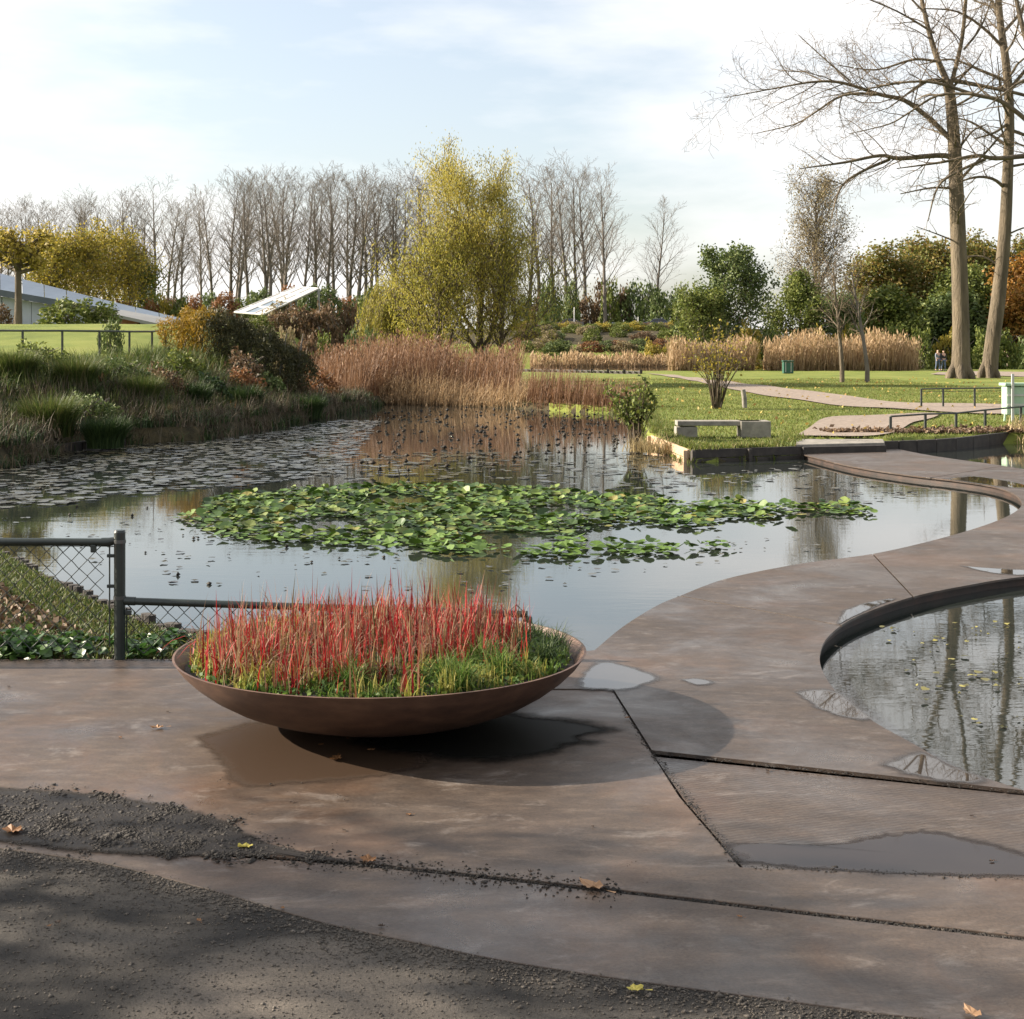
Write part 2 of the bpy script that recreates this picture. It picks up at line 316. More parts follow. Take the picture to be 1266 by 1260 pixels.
def blades_np(rng, base, h, wd, lean, droop=.5, segs=3, taper=1.0, dirs=None):
    """curved grass blades: base (n,3), h, wd, lean (n,) or scalars"""
    n = len(base); base = np.asarray(base, float); h = np.broadcast_to(h, n); wd = np.broadcast_to(wd, n); lean = np.broadcast_to(lean, n)
    az = rng.uniform(0, 2 * np.pi, n) if dirs is None else dirs
    d = np.stack([np.cos(az), np.sin(az), np.zeros(n)], 1); sa = az + np.pi / 2 + rng.uniform(-.9, .9, n); sdv = np.stack([np.cos(sa), np.sin(sa), np.zeros(n)], 1)
    t = np.linspace(0, 1, segs + 1); V = np.empty((n, segs + 1, 2, 3))
    for i, ti in enumerate(t):
        c = base + d * (h * lean * (ti ** 1.7))[:, None]; c = c.copy(); c[:, 2] += h * (ti - droop * lean * ti ** 2.6)
        w_ = wd * (.5 * (1 - taper * ti ** 1.5) + .02)
        V[:, i, 0] = c - sdv * w_[:, None]; V[:, i, 1] = c + sdv * w_[:, None]
    a = np.arange(n)[:, None] * (segs + 1) * 2 + np.arange(segs)[None] * 2
    return V.reshape(-1, 3), np.stack([a, a + 1, a + 3, a + 2], -1).reshape(-1, 4)
def leaves_np(rng, c, ln, wd, up=.0, hang=False):
    """leaf cards (pointed quads)"""
    n = len(c); c = np.asarray(c, float); ln = np.broadcast_to(ln, n) * rng.uniform(.65, 1.3, n); wd = np.broadcast_to(wd, n) * rng.uniform(.7, 1.25, n)
    a = rng.normal(size=(n, 3)); a[:, 2] += up
    if hang: a[:, :2] *= .35; a[:, 2] = -1
    a /= np.linalg.norm(a, axis=1, keepdims=True); b = np.cross(a, rng.normal(size=(n, 3))); b /= np.linalg.norm(b, axis=1, keepdims=True) + 1e-9
    A = a * ln[:, None] / 2; B = b * wd[:, None] / 2; V = np.stack([c - A, c + B, c + A, c - B], 1).reshape(-1, 3)
    return V, np.arange(4 * n).reshape(-1, 4)
def joinVF(L):
    V, F, o = [], [], 0
    for v_, f_ in L:
        for f in (f_ if isinstance(f_, list) else [f_]): F.append(np.asarray(f) + o)
        V.append(v_); o += len(v_)
    return np.concatenate(V), F

def grow(rng, p, d, L, r, lev, P, out, tips, pts=None):
    """a limb and, along it, its smaller limbs; P = dict of per-level lists"""
    n = P['seg'][lev]
    if pts is None:
        pts = [np.array(p, float)]; d = np.array(d, float)
        for i in range(n):
            d = d + rng.normal(0, P['wob'][lev], 3) + np.array([0, 0, P['up'][lev]]); d /= np.linalg.norm(d)
            pts.append(pts[-1] + d * L / n)
        pts = np.array(pts)
    m = len(pts); L = np.linalg.norm(np.diff(pts, axis=0), axis=1).sum()
    rad = r if hasattr(r, '__len__') else r * (1 - (1 - P['tip'][lev]) * np.linspace(0, 1, m) ** .9)
    out[min(lev, 2) if lev < 2 else 2].append((pts, np.maximum(rad, P['rmin']), P['sides'][lev]))
    if lev + 1 >= len(P['seg']):
        tips.extend(list(pts[1:])); return
    k = P['n'][lev]; k = int(k * L) if P.get('perm') and lev in P['perm'] else k
    if k <= 0: tips.append(pts[-1]); return
    ts = np.sort(P['t0'][lev] + (1 - P['t0'][lev]) * ((np.arange(k) + rng.uniform(.2, .8, k)) / k)); az = rng.uniform(0, 6.28)
    for t in ts:
        f = t * (m - 1); i = min(int(f), m - 2); q = pts[i] + (pts[i + 1] - pts[i]) * (f - i); tg = pts[i + 1] - pts[i]; tg = tg / (np.linalg.norm(tg) + 1e-9)
        az += 2.4 + rng.normal(0, .4); a = np.cross(tg, [.31, .2, .93]); a /= np.linalg.norm(a) + 1e-9; b = np.cross(tg, a)
        an = R(P['ang'][lev]) * rng.uniform(.75, 1.25); dd = tg * math.cos(an) + (a * math.cos(az) + b * math.sin(az)) * math.sin(an)
        ll = L * P['ratio'][lev] * (1.15 - P['fall'][lev] * t) * rng.uniform(.7, 1.2)
        rr = np.interp(f, np.arange(m), rad)
        grow(rng, q, dd, ll, min(rr * .62, P['rl'][lev + 1]), lev + 1, P, out, tips)
def tree(rng, P, H_, r0, lean=(0, 0, 1)):
    out = {0: [], 1: [], 2: []}; tips = []
    grow(rng, (0, 0, -.2), lean, H_, r0, 0, P, out, tips)
    return out, np.array(tips)
def treeobj(name, wood, woodmat, crown=None, crownmat=None, loc=(0, 0, 0), rz=0, sc=1, **k):
    e = empty(name, loc, rz, **k); e.scale = (sc,) * 3 if not hasattr(sc, '__len__') else sc
    V, F = tubes_np(wood); obj('trunk', mesh_np('trunk', V, F, True, [woodmat]), e)
    if crown is not None: obj('crown', mesh_np('crown', crown[0], crown[1], False, [crownmat]), e)
    return e

# ------------------------------------------------------------------ terrain
ZW = -.08
def Wp(px, py, z=ZW): return W(px, py, z)[:2]
POND = [(9, 5.4), (2.3, 6.1), (.95, 7.3), (.65, 9.0), (-.5, 9.55), (-1.6, 9.8), Wp(230, 795), Wp(100, 748), Wp(0, 690), (-9, 18.4), (-16, 20.5), (-16, 24), Wp(0, 580), Wp(100, 552),
        Wp(250, 544), Wp(350, 526), Wp(450, 506), Wp(480, 499), Wp(560, 501), Wp(650, 506), Wp(780, 513), Wp(800, 547), Wp(830, 564), Wp(855, 573), Wp(985, 567), Wp(1000, 556), Wp(1100, 558), Wp(1240, 549), (24, 31), (24, 5)]
POND2 = [(-3, 121), (17, 121), (24, 140), (20, 166), (-4, 168)]
def sdf(poly, X, Y):
    P = np.array(poly); d = np.full(np.shape(X), 1e9); ins = np.zeros(np.shape(X), bool)
    for (ax, ay), (bx, by) in zip(P, np.roll(P, -1, 0)):
        ex, ey = bx - ax, by - ay; t = np.clip(((X - ax) * ex + (Y - ay) * ey) / (ex * ex + ey * ey), 0, 1)
        d = np.minimum(d, np.hypot(X - ax - t * ex, Y - ay - t * ey))
        c = ((ay > Y) != (by > Y)); ins ^= c & (X < (bx - ax) * (Y - ay) / np.where(by == ay, 1e-9, by - ay) + ax)
    return np.where(ins, -d, d)
def ss(a, b, x): t = np.clip((x - a) / (b - a), 0, 1); return t * t * (3 - 2 * t)
def terrain(X, Y):
    X = np.asarray(X, float); Y = np.asarray(Y, float); d = sdf(POND, X, Y); d2 = sdf(POND2, X, Y)
    far = ss(16, 24, Y)
    sh_ = .30 * np.maximum(0, Y - 43); left = ss(-4.5, -8.5, X + np.minimum(sh_, 6)) * ss(19, 24, Y)
    z = -.05 + .10 * ss(9.6, 12, Y) * ss(-1, -3, X) + .19 * far
    z = z + left * (1.22 * ss(.1, 4.2, d) + 1.5 * ss(35, 60, Y) * ss(-6, -14, X))
    z = z + 4.3 * ss(150, 195, Y) * (1 - ss(28, 50, X)) * (1 - .3 * left)
    z = z + .03 * np.sin(X * .9 + 1) * np.sin(Y * .7) * far
    z = np.where(d < .12, np.minimum(z, -.1 - .6 * ss(.12, -.6, d)), z)
    return np.where(d2 < 0, -.5, z)
def tz(x, y): return float(terrain(np.array([x]), np.array([y]))[0])
def axis(a, b, st, lo, hi, g):
    c = list(np.arange(a, b, st)); s = st
    while c[-1] < hi: s *= g; c.append(c[-1] + s)
    s = st
    while c[0] > lo: s *= g; c.insert(0, c[0] - s)
    return np.array(c)
gx = axis(-15, 15, .28, -1400, 1400, 1.13); gy = axis(4, 56, .28, -40, 2600, 1.06)
GX, GY = np.meshgrid(gx, gy, indexing='ij'); GZ = terrain(GX, GY)
V = np.stack([GX, GY, GZ], -1).reshape(-1, 3); ny = len(gy)
i_ = (np.arange(len(gx) - 1)[:, None] * ny + np.arange(ny - 1)[None]).ravel(); F = np.stack([i_, i_ + ny, i_ + ny + 1, i_ + 1], 1)
me = mesh_np('ground', V, F, True, [m_grass, m_bankground, m_litter])
fc = V[F].mean(1); dd = sdf(POND, fc[:, 0], fc[:, 1])
mi = np.zeros(len(F), np.int32); mi[(fc[:, 0] < -3.5) & (fc[:, 1] > 20) & (fc[:, 1] < 60) & (dd < 4.0)] = 1; mi[dd < .0] = 1; mi[fc[:, 1] < 20] = 2; mi[(fc[:, 1] > 172) & (fc[:, 1] < 202) & (fc[:, 0] < 45)] = 1; mi[(fc[:, 1] > 47) & (fc[:, 1] < 75) & (fc[:, 0] > -9) & (fc[:, 0] < 1.2)] = 1
me.polygons.foreach_set('material_index', mi)
obj('ground', me, kind='structure', label='green lawn and earth banks around the pond')
MB().add([(-26, 4.6, ZW), (26, 4.6, ZW), (26, 62, ZW), (-26, 62, ZW)], [(0, 1, 2, 3)]).obj('pond_water', m_water, kind='structure', label='still pond water reflecting sky and trees')
MB().add([(-8, 116, ZW), (30, 116, ZW), (30, 172, ZW), (-8, 172, ZW)], [(0, 1, 2, 3)]).obj('pond_water', m_water, kind='structure', label='far strip of water behind the jetty')

def drape(name, mat, outline, dz, label, n=1, per=6):
    pts = catmull([tuple(p) for p in outline] + [tuple(outline[0])], per)[:-1]
    tri = tessellate_polygon([[Vector((p[0], p[1], 0)) for p in pts]])
    bm = bmesh.new(); vs = [bm.verts.new((p[0], p[1], 0)) for p in pts]
    for t in tri:
        try: bm.faces.new([vs[i] for i in t])
        except ValueError: pass
    bmesh.ops.subdivide_edges(bm, edges=bm.edges, cuts=3, use_grid_fill=True); bmesh.ops.triangulate(bm, faces=bm.faces)
    X = np.array([v_.co.x for v_ in bm.verts]); Y = np.array([v_.co.y for v_ in bm.verts]); Z = terrain(X, Y) + dz
    for v_, z in zip(bm.verts, Z): v_.co.z = z
    bmesh.ops.recalc_face_normals(bm, faces=bm.faces)
    if sum(f.normal.z for f in bm.faces) < 0: bmesh.ops.reverse_faces(bm, faces=bm.faces)
    me = bpy.data.meshes.new(name); bm.to_mesh(me); bm.free(); me.materials.append(mat)
    return obj(name, me, kind='structure', label=label)
ZL = .15
lw = lambda px, py: W(px, py, ZL)[:2]
drape('gravel_path', m_gravel, [lw(985, 540), lw(1020, 519), lw(1080, 514), lw(1160, 512), lw(1130, 523), lw(1085, 541)], .04, 'pale gravel landing behind the steel walkway')
drape('gravel_path', m_gravel, [lw(800, 462), lw(850, 470), lw(920, 485), lw(1000, 497), lw(1100, 507), lw(1260, 513), lw(1300, 503), lw(1120, 499), lw(1040, 489), lw(950, 478), lw(880, 470), lw(830, 464)], .045, 'gravel footpath curving across the lawn')
drape('gravel_path', m_gravel, [lw(1150, 463.5), lw(1270, 466), lw(1330, 467), lw(1330, 461), lw(1240, 460), lw(1170, 460.5)], .05, 'far footpath where people walk beyond the big trees')

# ------------------------------------------------------------------ deck, walkway, asphalt
deck = MB().prism([(-9, 9.28), (.0, 9.32), (.0, 8.47), (.54, 8.47), (.69, 6.5), (.80, 5.68), (4.5, 5.3), (4.5, 3.2), (1.2, 4.2), (-1.0, 5.0), (-9, 6.6)], -.20, -.032).obj('deck', m_edge, kind='structure', label='steel deck of rust brown plates in the foreground')
crack = [W(-400, 985), W(-150, 1008), W(0, 1030), W(180, 1050), W(430, 1067), W(740, 1099), W(1000, 1129), W(1266, 1160), W(1500, 1190)]
crk = catmull([c[:2] for c in crack], 6)
pA = [(-9, 9.34), (.12, 9.36), (.12, 8.51), (.586, 8.51), (.688, 7.2), (.746, 6.486), (.878, 5.607), (1.927, 5.479), (4.2, 5.2)] + [(x, y + .018) for x, y in reversed(crk)]
MB().prism(pA, -.012, 0).obj('plate', m_steel, deck, bevel=.003, label='wide plate under the planter bowl')
low = catmull([W(-300, 1010)[:2], W(-60, 1040)[:2], W(100, 1062)[:2], W(165, 1075)[:2], W(280, 1105)[:2], W(400, 1140)[:2], W(520, 1166)[:2], W(640, 1190)[:2], W(800, 1214)[:2], W(950, 1234)[:2], W(1150, 1260)[:2], W(1400, 1290)[:2]], 6)
pB = [(x, y - .018) for x, y in crk if x > -2.5] + [(x, y) for x, y in reversed(low) if x > -2.5]
MB().prism(pB, -.012, -.001).obj('plate', m_steel, deck, bevel=.003, label='narrow front plate along the dirt filled joint')
# sunken plate between deck and walkway
pC = [(.70, 7.155), (2.306, 6.53), (4.2, 5.85), (4.2, 5.215), (1.927, 5.495), (.894, 5.622), (.762, 6.49)]
MB().prism(pC, -.030, -.009).obj('plate', m_ribbed, deck, bevel=.002, label='sunken plate between deck and walkway')
ZP = .006
wp = lambda px, py: W(px, py, ZP)[:2]
Ledge = catmull([wp(735, 804), wp(770, 775), wp(810, 750), wp(840, 737), wp(900, 715), wp(990, 697), wp(1078, 685), wp(1150, 669), wp(1210, 652), wp(1248, 637), wp(1263, 624), wp(1254, 611), wp(1225, 601), wp(1180, 594), wp(1120, 587), wp(1050, 576), wp(985, 560)], 8)
Redge = catmull([wp(1265, 977), wp(1180, 948), wp(1130, 920), wp(1080, 892), wp(1040, 862), wp(1018, 832), wp(1014, 808), wp(1026, 785), wp(1060, 762), wp(1128, 738), wp(1200, 723), wp(1266, 713), (6.3, 13.7), (7.9, 15.6), (8.9, 18.3), (8.9, 21.2), wp(1266, 580), wp(1220, 573), wp(1150, 563), wp(1090, 551)], 8)
def cut(E, i0, i1): return E[i0:i1 + 1]
def inset(a, b, g):                                  # move b's end of a joint by g towards a
    return a
secs = [(0, 24, 0, 60), (24, 48, 60, 72), (48, 84, 72, 108), (84, 108, 108, 132), (108, 128, 132, 152)]
walk = MB()
band = Ledge + Redge[::-1]
inner = []
c0 = np.array(band)
nrm = np.roll(c0, -1, 0) - np.roll(c0, 1, 0); nrm = np.stack([-nrm[:, 1], nrm[:, 0]], 1); nrm /= np.linalg.norm(nrm, axis=1, keepdims=True) + 1e-9
ar = sum(c0[i][0] * c0[(i + 1) % len(c0)][1] - c0[(i + 1) % len(c0)][0] * c0[i][1] for i in range(len(c0)))
off = c0 + nrm * (.05 if ar > 0 else -.05)
walk.prism([tuple(p) for p in off], -.30, -.014)
walkway = walk.obj('walkway', m_edge, kind='structure', label='winding rust brown steel walkway over the pond')
for k, (a, b, c_, d_) in enumerate(secs):
    Ls = cut(Ledge, a, b); Rs = cut(Redge, c_, d_)
    if k == 0: Ls = [(.09, 8.515), (.09, 9.42)] + Ls
    P_ = [np.array(p) for p in Ls]; Q_ = [np.array(p) for p in Rs]
    if k > 0: dv = (P_[1] - P_[0]); P_[0] = P_[0] + .024 * dv / np.linalg.norm(dv); dv = Q_[1] - Q_[0]; Q_[0] = Q_[0] + .024 * dv / np.linalg.norm(dv)
    poly = [tuple(p) for p in P_] + [tuple(q) for q in Q_[::-1]]
    if k == 0: poly += [(.694, 7.215), (.592, 8.515)]
    MB().prism(poly, -.012, ZP).obj('plate', m_steel, walkway)
# asphalt sheet in front, a little below the plates
asp = [(-30, -25), (30, -25), (30, 3.4)] + [(x, y + .06) for x, y in reversed(low)] + [(-8, 7.0), (-30, 9)]
MB().prism(asp, -.03, -.006).obj('asphalt', m_asphalt, kind='structure', label='dark gritty asphalt in the foreground')

def blob(pts, per=6, jit=.0, seed=1):
    rg = random.Random(seed); q = catmull([p[:2] for p in pts] + [pts[0][:2]], per)[:-1]
    return [(x + rg.uniform(-jit, jit), y + rg.uniform(-jit, jit)) for x, y in q]
def sheet(name, mat, poly, z, label, **k):
    tri = tessellate_polygon([[Vector((p[0], p[1], 0)) for p in poly]]); F = []
    for t in tri:
        a, b, c = [Vector((*poly[i], 0)) for i in t]
        F.append(tuple(t) if (b - a).cross(c - a).z > 0 else tuple(t[::-1]))
    return MB().add([(p[0], p[1], z) for p in poly], F).obj(name, mat, kind='structure', label=label)
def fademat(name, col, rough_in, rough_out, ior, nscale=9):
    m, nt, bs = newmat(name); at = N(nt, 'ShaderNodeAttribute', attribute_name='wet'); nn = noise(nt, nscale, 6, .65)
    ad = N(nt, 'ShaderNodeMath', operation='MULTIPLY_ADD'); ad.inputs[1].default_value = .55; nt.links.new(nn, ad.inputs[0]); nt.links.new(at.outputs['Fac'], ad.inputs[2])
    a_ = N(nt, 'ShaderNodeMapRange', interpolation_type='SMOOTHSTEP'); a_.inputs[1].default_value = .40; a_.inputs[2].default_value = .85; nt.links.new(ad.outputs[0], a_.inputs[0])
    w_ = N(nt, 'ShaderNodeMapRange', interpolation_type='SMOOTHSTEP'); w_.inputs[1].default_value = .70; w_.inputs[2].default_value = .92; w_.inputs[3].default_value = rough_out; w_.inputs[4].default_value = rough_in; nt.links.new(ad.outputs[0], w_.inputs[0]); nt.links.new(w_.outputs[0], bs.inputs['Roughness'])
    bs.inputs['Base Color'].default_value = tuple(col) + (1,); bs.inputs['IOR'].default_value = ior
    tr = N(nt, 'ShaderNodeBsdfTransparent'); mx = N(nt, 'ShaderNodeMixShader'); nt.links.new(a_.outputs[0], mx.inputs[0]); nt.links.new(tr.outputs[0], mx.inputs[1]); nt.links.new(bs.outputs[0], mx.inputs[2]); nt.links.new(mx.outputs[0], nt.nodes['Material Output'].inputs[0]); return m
m_pud = fademat('shallow puddle water', (.03, .025, .022), .015, .34, 1.5); m_siltf = fademat('damp silt film', (.040, .025, .016), .5, .75, 1.3, 14); m_mudf = fademat('black mud film', (.016, .0135, .012), .6, .85, 1.3, 22); m_shadef = fademat('black painted shade film', (.006, .006, .005), .6, .8, 1.2, 6)  # the last film is painted shade for under the bowl
def fade(name, mat, poly, z, label, grow_=1.12, seed=1, pad=.05):
    rg_ = random.Random(seed); A_ = np.array(poly); n_ = len(A_); c_ = A_.mean(0); d_ = A_ - c_; ln = np.linalg.norm(d_, axis=1, keepdims=True); u_ = d_ / ln
    rings = [(d_ + u_ * pad) * grow_, d_ * 1.0, d_ * .72, d_ * .3]; wv_ = [0, .42, .95, 1.0]
    V = np.concatenate([np.concatenate([c_ + q_, np.full((n_, 1), z)], 1) for q_ in rings] + [np.array([[c_[0], c_[1], z]])]); F = []
    fl = sum(A_[i][0] * A_[(i + 1) % n_][1] - A_[(i + 1) % n_][0] * A_[i][1] for i in range(n_)) > 0
    for k in range(3):
        for i in range(n_): j = (i + 1) % n_; q_ = (k * n_ + i, k * n_ + j, (k + 1) * n_ + j, (k + 1) * n_ + i); F.append(q_ if fl else q_[::-1])
    for i in range(n_): q_ = (3 * n_ + i, 3 * n_ + (i + 1) % n_, 4 * n_); F.append(q_ if fl else q_[::-1])
    me = bpy.data.meshes.new(name); me.from_pydata([tuple(v_) for v_ in V], [], F); me.materials.append(mat)
    a = me.attributes.new('wet', 'FLOAT', 'POINT'); a.data.foreach_set('value', np.concatenate([np.full(n_, w_) for w_ in wv_] + [[1.0]]).astype(np.float32))
    return obj(name, me, kind='structure', label=label)
m_pud2 = fademat('shallow rusty puddle water', (.020, .014, .012), .03, .4, 1.24)
def puddle(poly, z, label): return fade('puddle', m_pud2 if z < 0 else m_pud, poly, z, label)
zp = lambda L, z: [W(x, y, z)[:2] for x, y in L]
puddle(blob(zp([(722, 836), (735, 822), (752, 819), (785, 828), (812, 839), (795, 846), (772, 853), (745, 851.5), (722, 850)], ZP), 6, .006, 2), ZP + .003, 'sky reflecting puddle on the walkway beside the bowl')
puddle(blob(zp([(846, 841), (862, 840), (878, 844), (862, 847)], ZP), 5, .004, 3), ZP + .003, 'tiny puddle alone in the middle of the walkway')
puddle(blob(zp([(986, 857), (1010, 853), (1036, 858), (1058, 875), (1076, 889), (1045, 887), (1015, 876)], ZP), 6, .006, 4), ZP + .003, 'puddle on the inner curve of the walkway edge')
puddle(blob(zp([(1094, 946), (1112, 939), (1140, 932), (1178, 950), (1215, 962), (1190, 968), (1130, 958)], ZP), 6, .008, 5), ZP + .003, 'puddle where the walkway dips to the small pond')
puddle(blob(zp([(912, 1066), (900, 1046), (960, 1044), (1020, 1046), (1090, 1036), (1140, 1030), (1190, 1038), (1260, 1056), (1330, 1075), (1330, 1086), (1260, 1084), (1050, 1078)], -.011), 7, .01, 6), -.008, 'long shallow puddle on the sunken plate')
puddle(blob(zp([(1045, 755), (1075, 745), (1105, 741), (1080, 751), (1052, 764), (1036, 772)], ZP), 5, .006, 7), ZP + .003, 'puddle along the bend of the walkway')
puddle(blob(zp([(1190, 700), (1225, 703), (1275, 706), (1275, 711), (1230, 709)], ZP), 5, .006, 8), ZP + .003, 'puddle near the walkway joint past the bend')
puddle(blob(zp([(1170, 592), (1205, 589), (1262, 598), (1275, 604), (1230, 601)], ZP), 5, .01, 9), ZP + .003, 'puddle on the far arm of the walkway')
m_shade_unused = simple('green black painted shade film', [(.012, .012, .010), (.022, .022, .017), (.035, .032, .024)], 5, .6, .3, 50, .005)
fade('painted_shade', m_shadef, [(-.20 + (.62 + .06 * math.sin(5 * a) + .03 * math.sin(11 * a)) * math.cos(a), 7.55 + (.42 + .05 * math.sin(4 * a + 1)) * math.sin(a)) for a in np.arange(60) * math.pi / 30], .0035, 'dark sheet of painted shade under the bowl', 1.25)  # near-black sheet painted inside the bowl's cast shadow to deepen it
fade('silt_stain', m_siltf, blob(zp([(245, 912), (330, 893), (420, 897), (500, 922), (520, 945), (440, 962), (350, 968), (302, 970), (275, 940)], 0), 7, .012, 10), .002, 'damp brown silt stain running out from under the bowl', 1.06)

fade('mud_film', m_mudf, blob(zp([(-140, 968), (0, 976), (120, 984), (240, 1006), (330, 1044), (430, 1066), (330, 1058), (200, 1056), (80, 1050), (-140, 1018)], 0), 7, .01, 12), .0045, 'black mud smeared on the plate under the soil heap', 1.04)
# ------------------------------------------------------------------ dirt, grit, crumbs
rng = np.random.default_rng(7)
def rocks_np(rng, c, s, flat=.6):
    n = len(c); base = np.array([(1, 0, 0), (-.5, .86, 0), (-.5, -.86, 0), (0, 0, 1.0), (0, 0, -.6)]); T = np.array([(0, 1, 3), (1, 2, 3), (2, 0, 3), (1, 0, 4), (2, 1, 4), (0, 2, 4)])
    a = rng.uniform(0, 6.28, n); V = base[None] * rng.uniform(.6, 1.4, (n, 5, 3)) * np.asarray(s).reshape(-1, 1, 1); V[:, :, 2] *= flat
    x = V[:, :, 0] * np.cos(a)[:, None] - V[:, :, 1] * np.sin(a)[:, None]; y = V[:, :, 0] * np.sin(a)[:, None] + V[:, :, 1] * np.cos(a)[:, None]
    V = np.stack([x, y, V[:, :, 2]], -1) + np.asarray(c)[:, None]
    return V.reshape(-1, 3), (T[None] + np.arange(n)[:, None, None] * 5).reshape(-1, 3)
cw = np.array(crk)
def along(n, sig, x0, x1):
    x = rng.uniform(x0, x1, n); y = np.interp(x, cw[:, 0], cw[:, 1]) + rng.normal(0, sig, n); return x, y
# soil patch: mounded sheet with crumbs
def mudh(px, py):
    top = np.interp(px, [-200, 0, 150, 260, 330, 430], [960, 974, 988, 1010, 1042, 1064]); bot = np.interp(px, [-200, 0, 60, 150, 300, 430], [1010, 1035, 1050, 1056, 1060, 1070])
    return np.clip(np.minimum(py - top, bot - py) / 14, -1, 1)
n = 60000
px = rng.uniform(-120, 430, n); py = rng.uniform(960, 1072, n); hh = mudh(px, py) + rng.normal(0, .35, n)
from math import floor
lumps = np.sin(px * .045 + 1.3) * np.sin(py * .12 + px * .02) * .5 + np.sin(px * .11) * np.sin(py * .21 + 2) * .35
ok = (hh + lumps * .9 > .30); px, py = px[ok], py[ok]; lumps = lumps[ok]
Yc = FOC * EYE / (py - HZ); Xc = (px - CX) / FOC * Yc
s_ = rng.gamma(1.6, .0026, len(px)) + .0015; z_ = .000 + np.clip(lumps, 0, 1) * .007 + rng.uniform(0, .004, len(px))
V1 = rocks_np(rng, np.stack([Xc, Yc, z_], 1), s_, .45)
x, y = along(5000, .010, -.7, 2.0); V2 = rocks_np(rng, np.stack([x, y, rng.uniform(-.012, -.004, 5000)], 1), rng.gamma(2, .0018, 5000) + .001)
x, y = along(900, .05, -.8, .4); V3 = rocks_np(rng, np.stack([x, y, np.full(900, .001)], 1), rng.gamma(2, .0018, 900) + .001)
seam = []
for a_, b_, n_ in [((.592, 8.5), (.688, 7.2), 500), ((.69, 7.19), (.88, 5.62), 800), ((.70, 7.17), (2.31, 6.54), 900), ((.9, 5.61), (1.93, 5.485), 500), (Ledge[24], Redge[60], 500), (Ledge[48], Redge[72], 500), ((-3.6, 9.3), (-.6, 9.34), 1200)]:
    t = rng.random(n_); seam.append(rocks_np(rng, np.stack([a_[0] + (b_[0] - a_[0]) * t + rng.normal(0, .013, n_), a_[1] + (b_[1] - a_[1]) * t + rng.normal(0, .016, n_), np.full(n_, .002)], 1), rng.gamma(1.5, .0016, n_) + .0008, .4))
Vv, Ff = joinVF([V1, V2, V3] + seam); obj('soil_crumbs', mesh_np('soil_crumbs', Vv, Ff, False, [m_soil]), kind='stuff', label='black soil crumbs heaped along the joint of the deck', category='soil')
lowa = np.array(low)
n = 9000; x = rng.uniform(-2.4, 2.2, n); y = np.interp(x, lowa[:, 0], lowa[:, 1]) - np.abs(rng.normal(0, .10, n)) + .02
G1 = rocks_np(rng, np.stack([x, y, np.full(n, -.004)], 1), rng.gamma(2, .0016, n) + .001)
n = 52000; x = rng.uniform(-2.4, 1.6, n); y = rng.uniform(3.9, 6.4, n); keep = y < np.interp(x, lowa[:, 0], lowa[:, 1]) - .02; x, y = x[keep], y[keep]
G2 = rocks_np(rng, np.stack([x, y, np.full(len(x), -.005)], 1), rng.gamma(1.1, .0016, len(x)) + .0007)
Vv, Ff = joinVF([G1, G2]); obj('grit', mesh_np('grit', Vv, Ff, False, [simple('grit stones', [(.02, .018, .016), (.07, .06, .05), (.17, .15, .13)], 90, .9, 0)]), kind='stuff', label='loose grit scattered over the asphalt edge', category='grit')
# a few leaf blades of fallen leaves lying on the steel
def leafmesh(name, mat, seed, L=.06, lobes=5):
    rg = random.Random(seed); pts = []
    for i in range(22):
        a = 2 * math.pi * i / 22; r = L * .5 * (.62 + .38 * abs(math.cos(a * lobes / 2))) * rg.uniform(.85, 1.15); pts.append((r * math.cos(a) * 1.2, r * math.sin(a) * .8, .006 + .012 * rg.random() * (r / L * 2) ** 2))
    V = [(0, 0, .003)] + pts; F = [(0, i + 1, (i + 1) % 22 + 1) for i in range(22)]
    V += [(-L * .6, 0, .004), (-L * 1.1, .004, .004), (-L * 1.1, -.003, .006)]; F.append((23, 24, 25))
    return MB().add(V, F).mesh(name, mat)
LM = [leafmesh('fallen_leaf', leafmat('fallen leaf brown', [(.15, .07, .03), (.22, .11, .045)], .2), 1), leafmesh('fallen_leaf', leafmat('fallen leaf tan', [(.30, .17, .09), (.38, .24, .14)], .2), 2, .07, 3), leafmesh('fallen_leaf', leafmat('fallen leaf yellow', [(.38, .34, .06), (.45, .38, .10)], .2), 3, .055), leafmesh('fallen_leaf', leafmat('fallen leaf dark', [(.03, .02, .014), (.05, .03, .02)], .1), 4, .045, 4)]
single = [(733, 1099, 1, 1.3, 'curled tan leaf lying across the dirt filled joint'), (303, 1049, 2, 1.0, 'yellow leaf at the end of the black soil heap'), (785, 1226, 2, .9, 'pale yellow leaf on the asphalt past the narrow front plate'), (455, 1066, 0, 1.3, 'brown leaf clump wedged in the joint beside the soil'),
          (15, 1030, 0, 1.6, 'orange brown leaf lying in the black soil heap'), (415, 940, 0, 1.3, 'red brown leaf in the silt stain under the bowl'), (195, 901, 1, .9, 'small tan leaf between the silt stain and the fence'), (1202, 1256, 1, .9, 'tan leaf at the corner of the narrow front plate')]
for px_, py_, k_, s_, lab in single:
    x, y, _ = W(px_, py_, 0); o = obj('fallen_leaf', LM[k_], None, (x, y, .003), label=lab, category='leaf'); o.scale = (s_,) * 3
    o.rotation_euler = (0, 0, random.Random(px_).uniform(0, 6))
rg = random.Random(5)
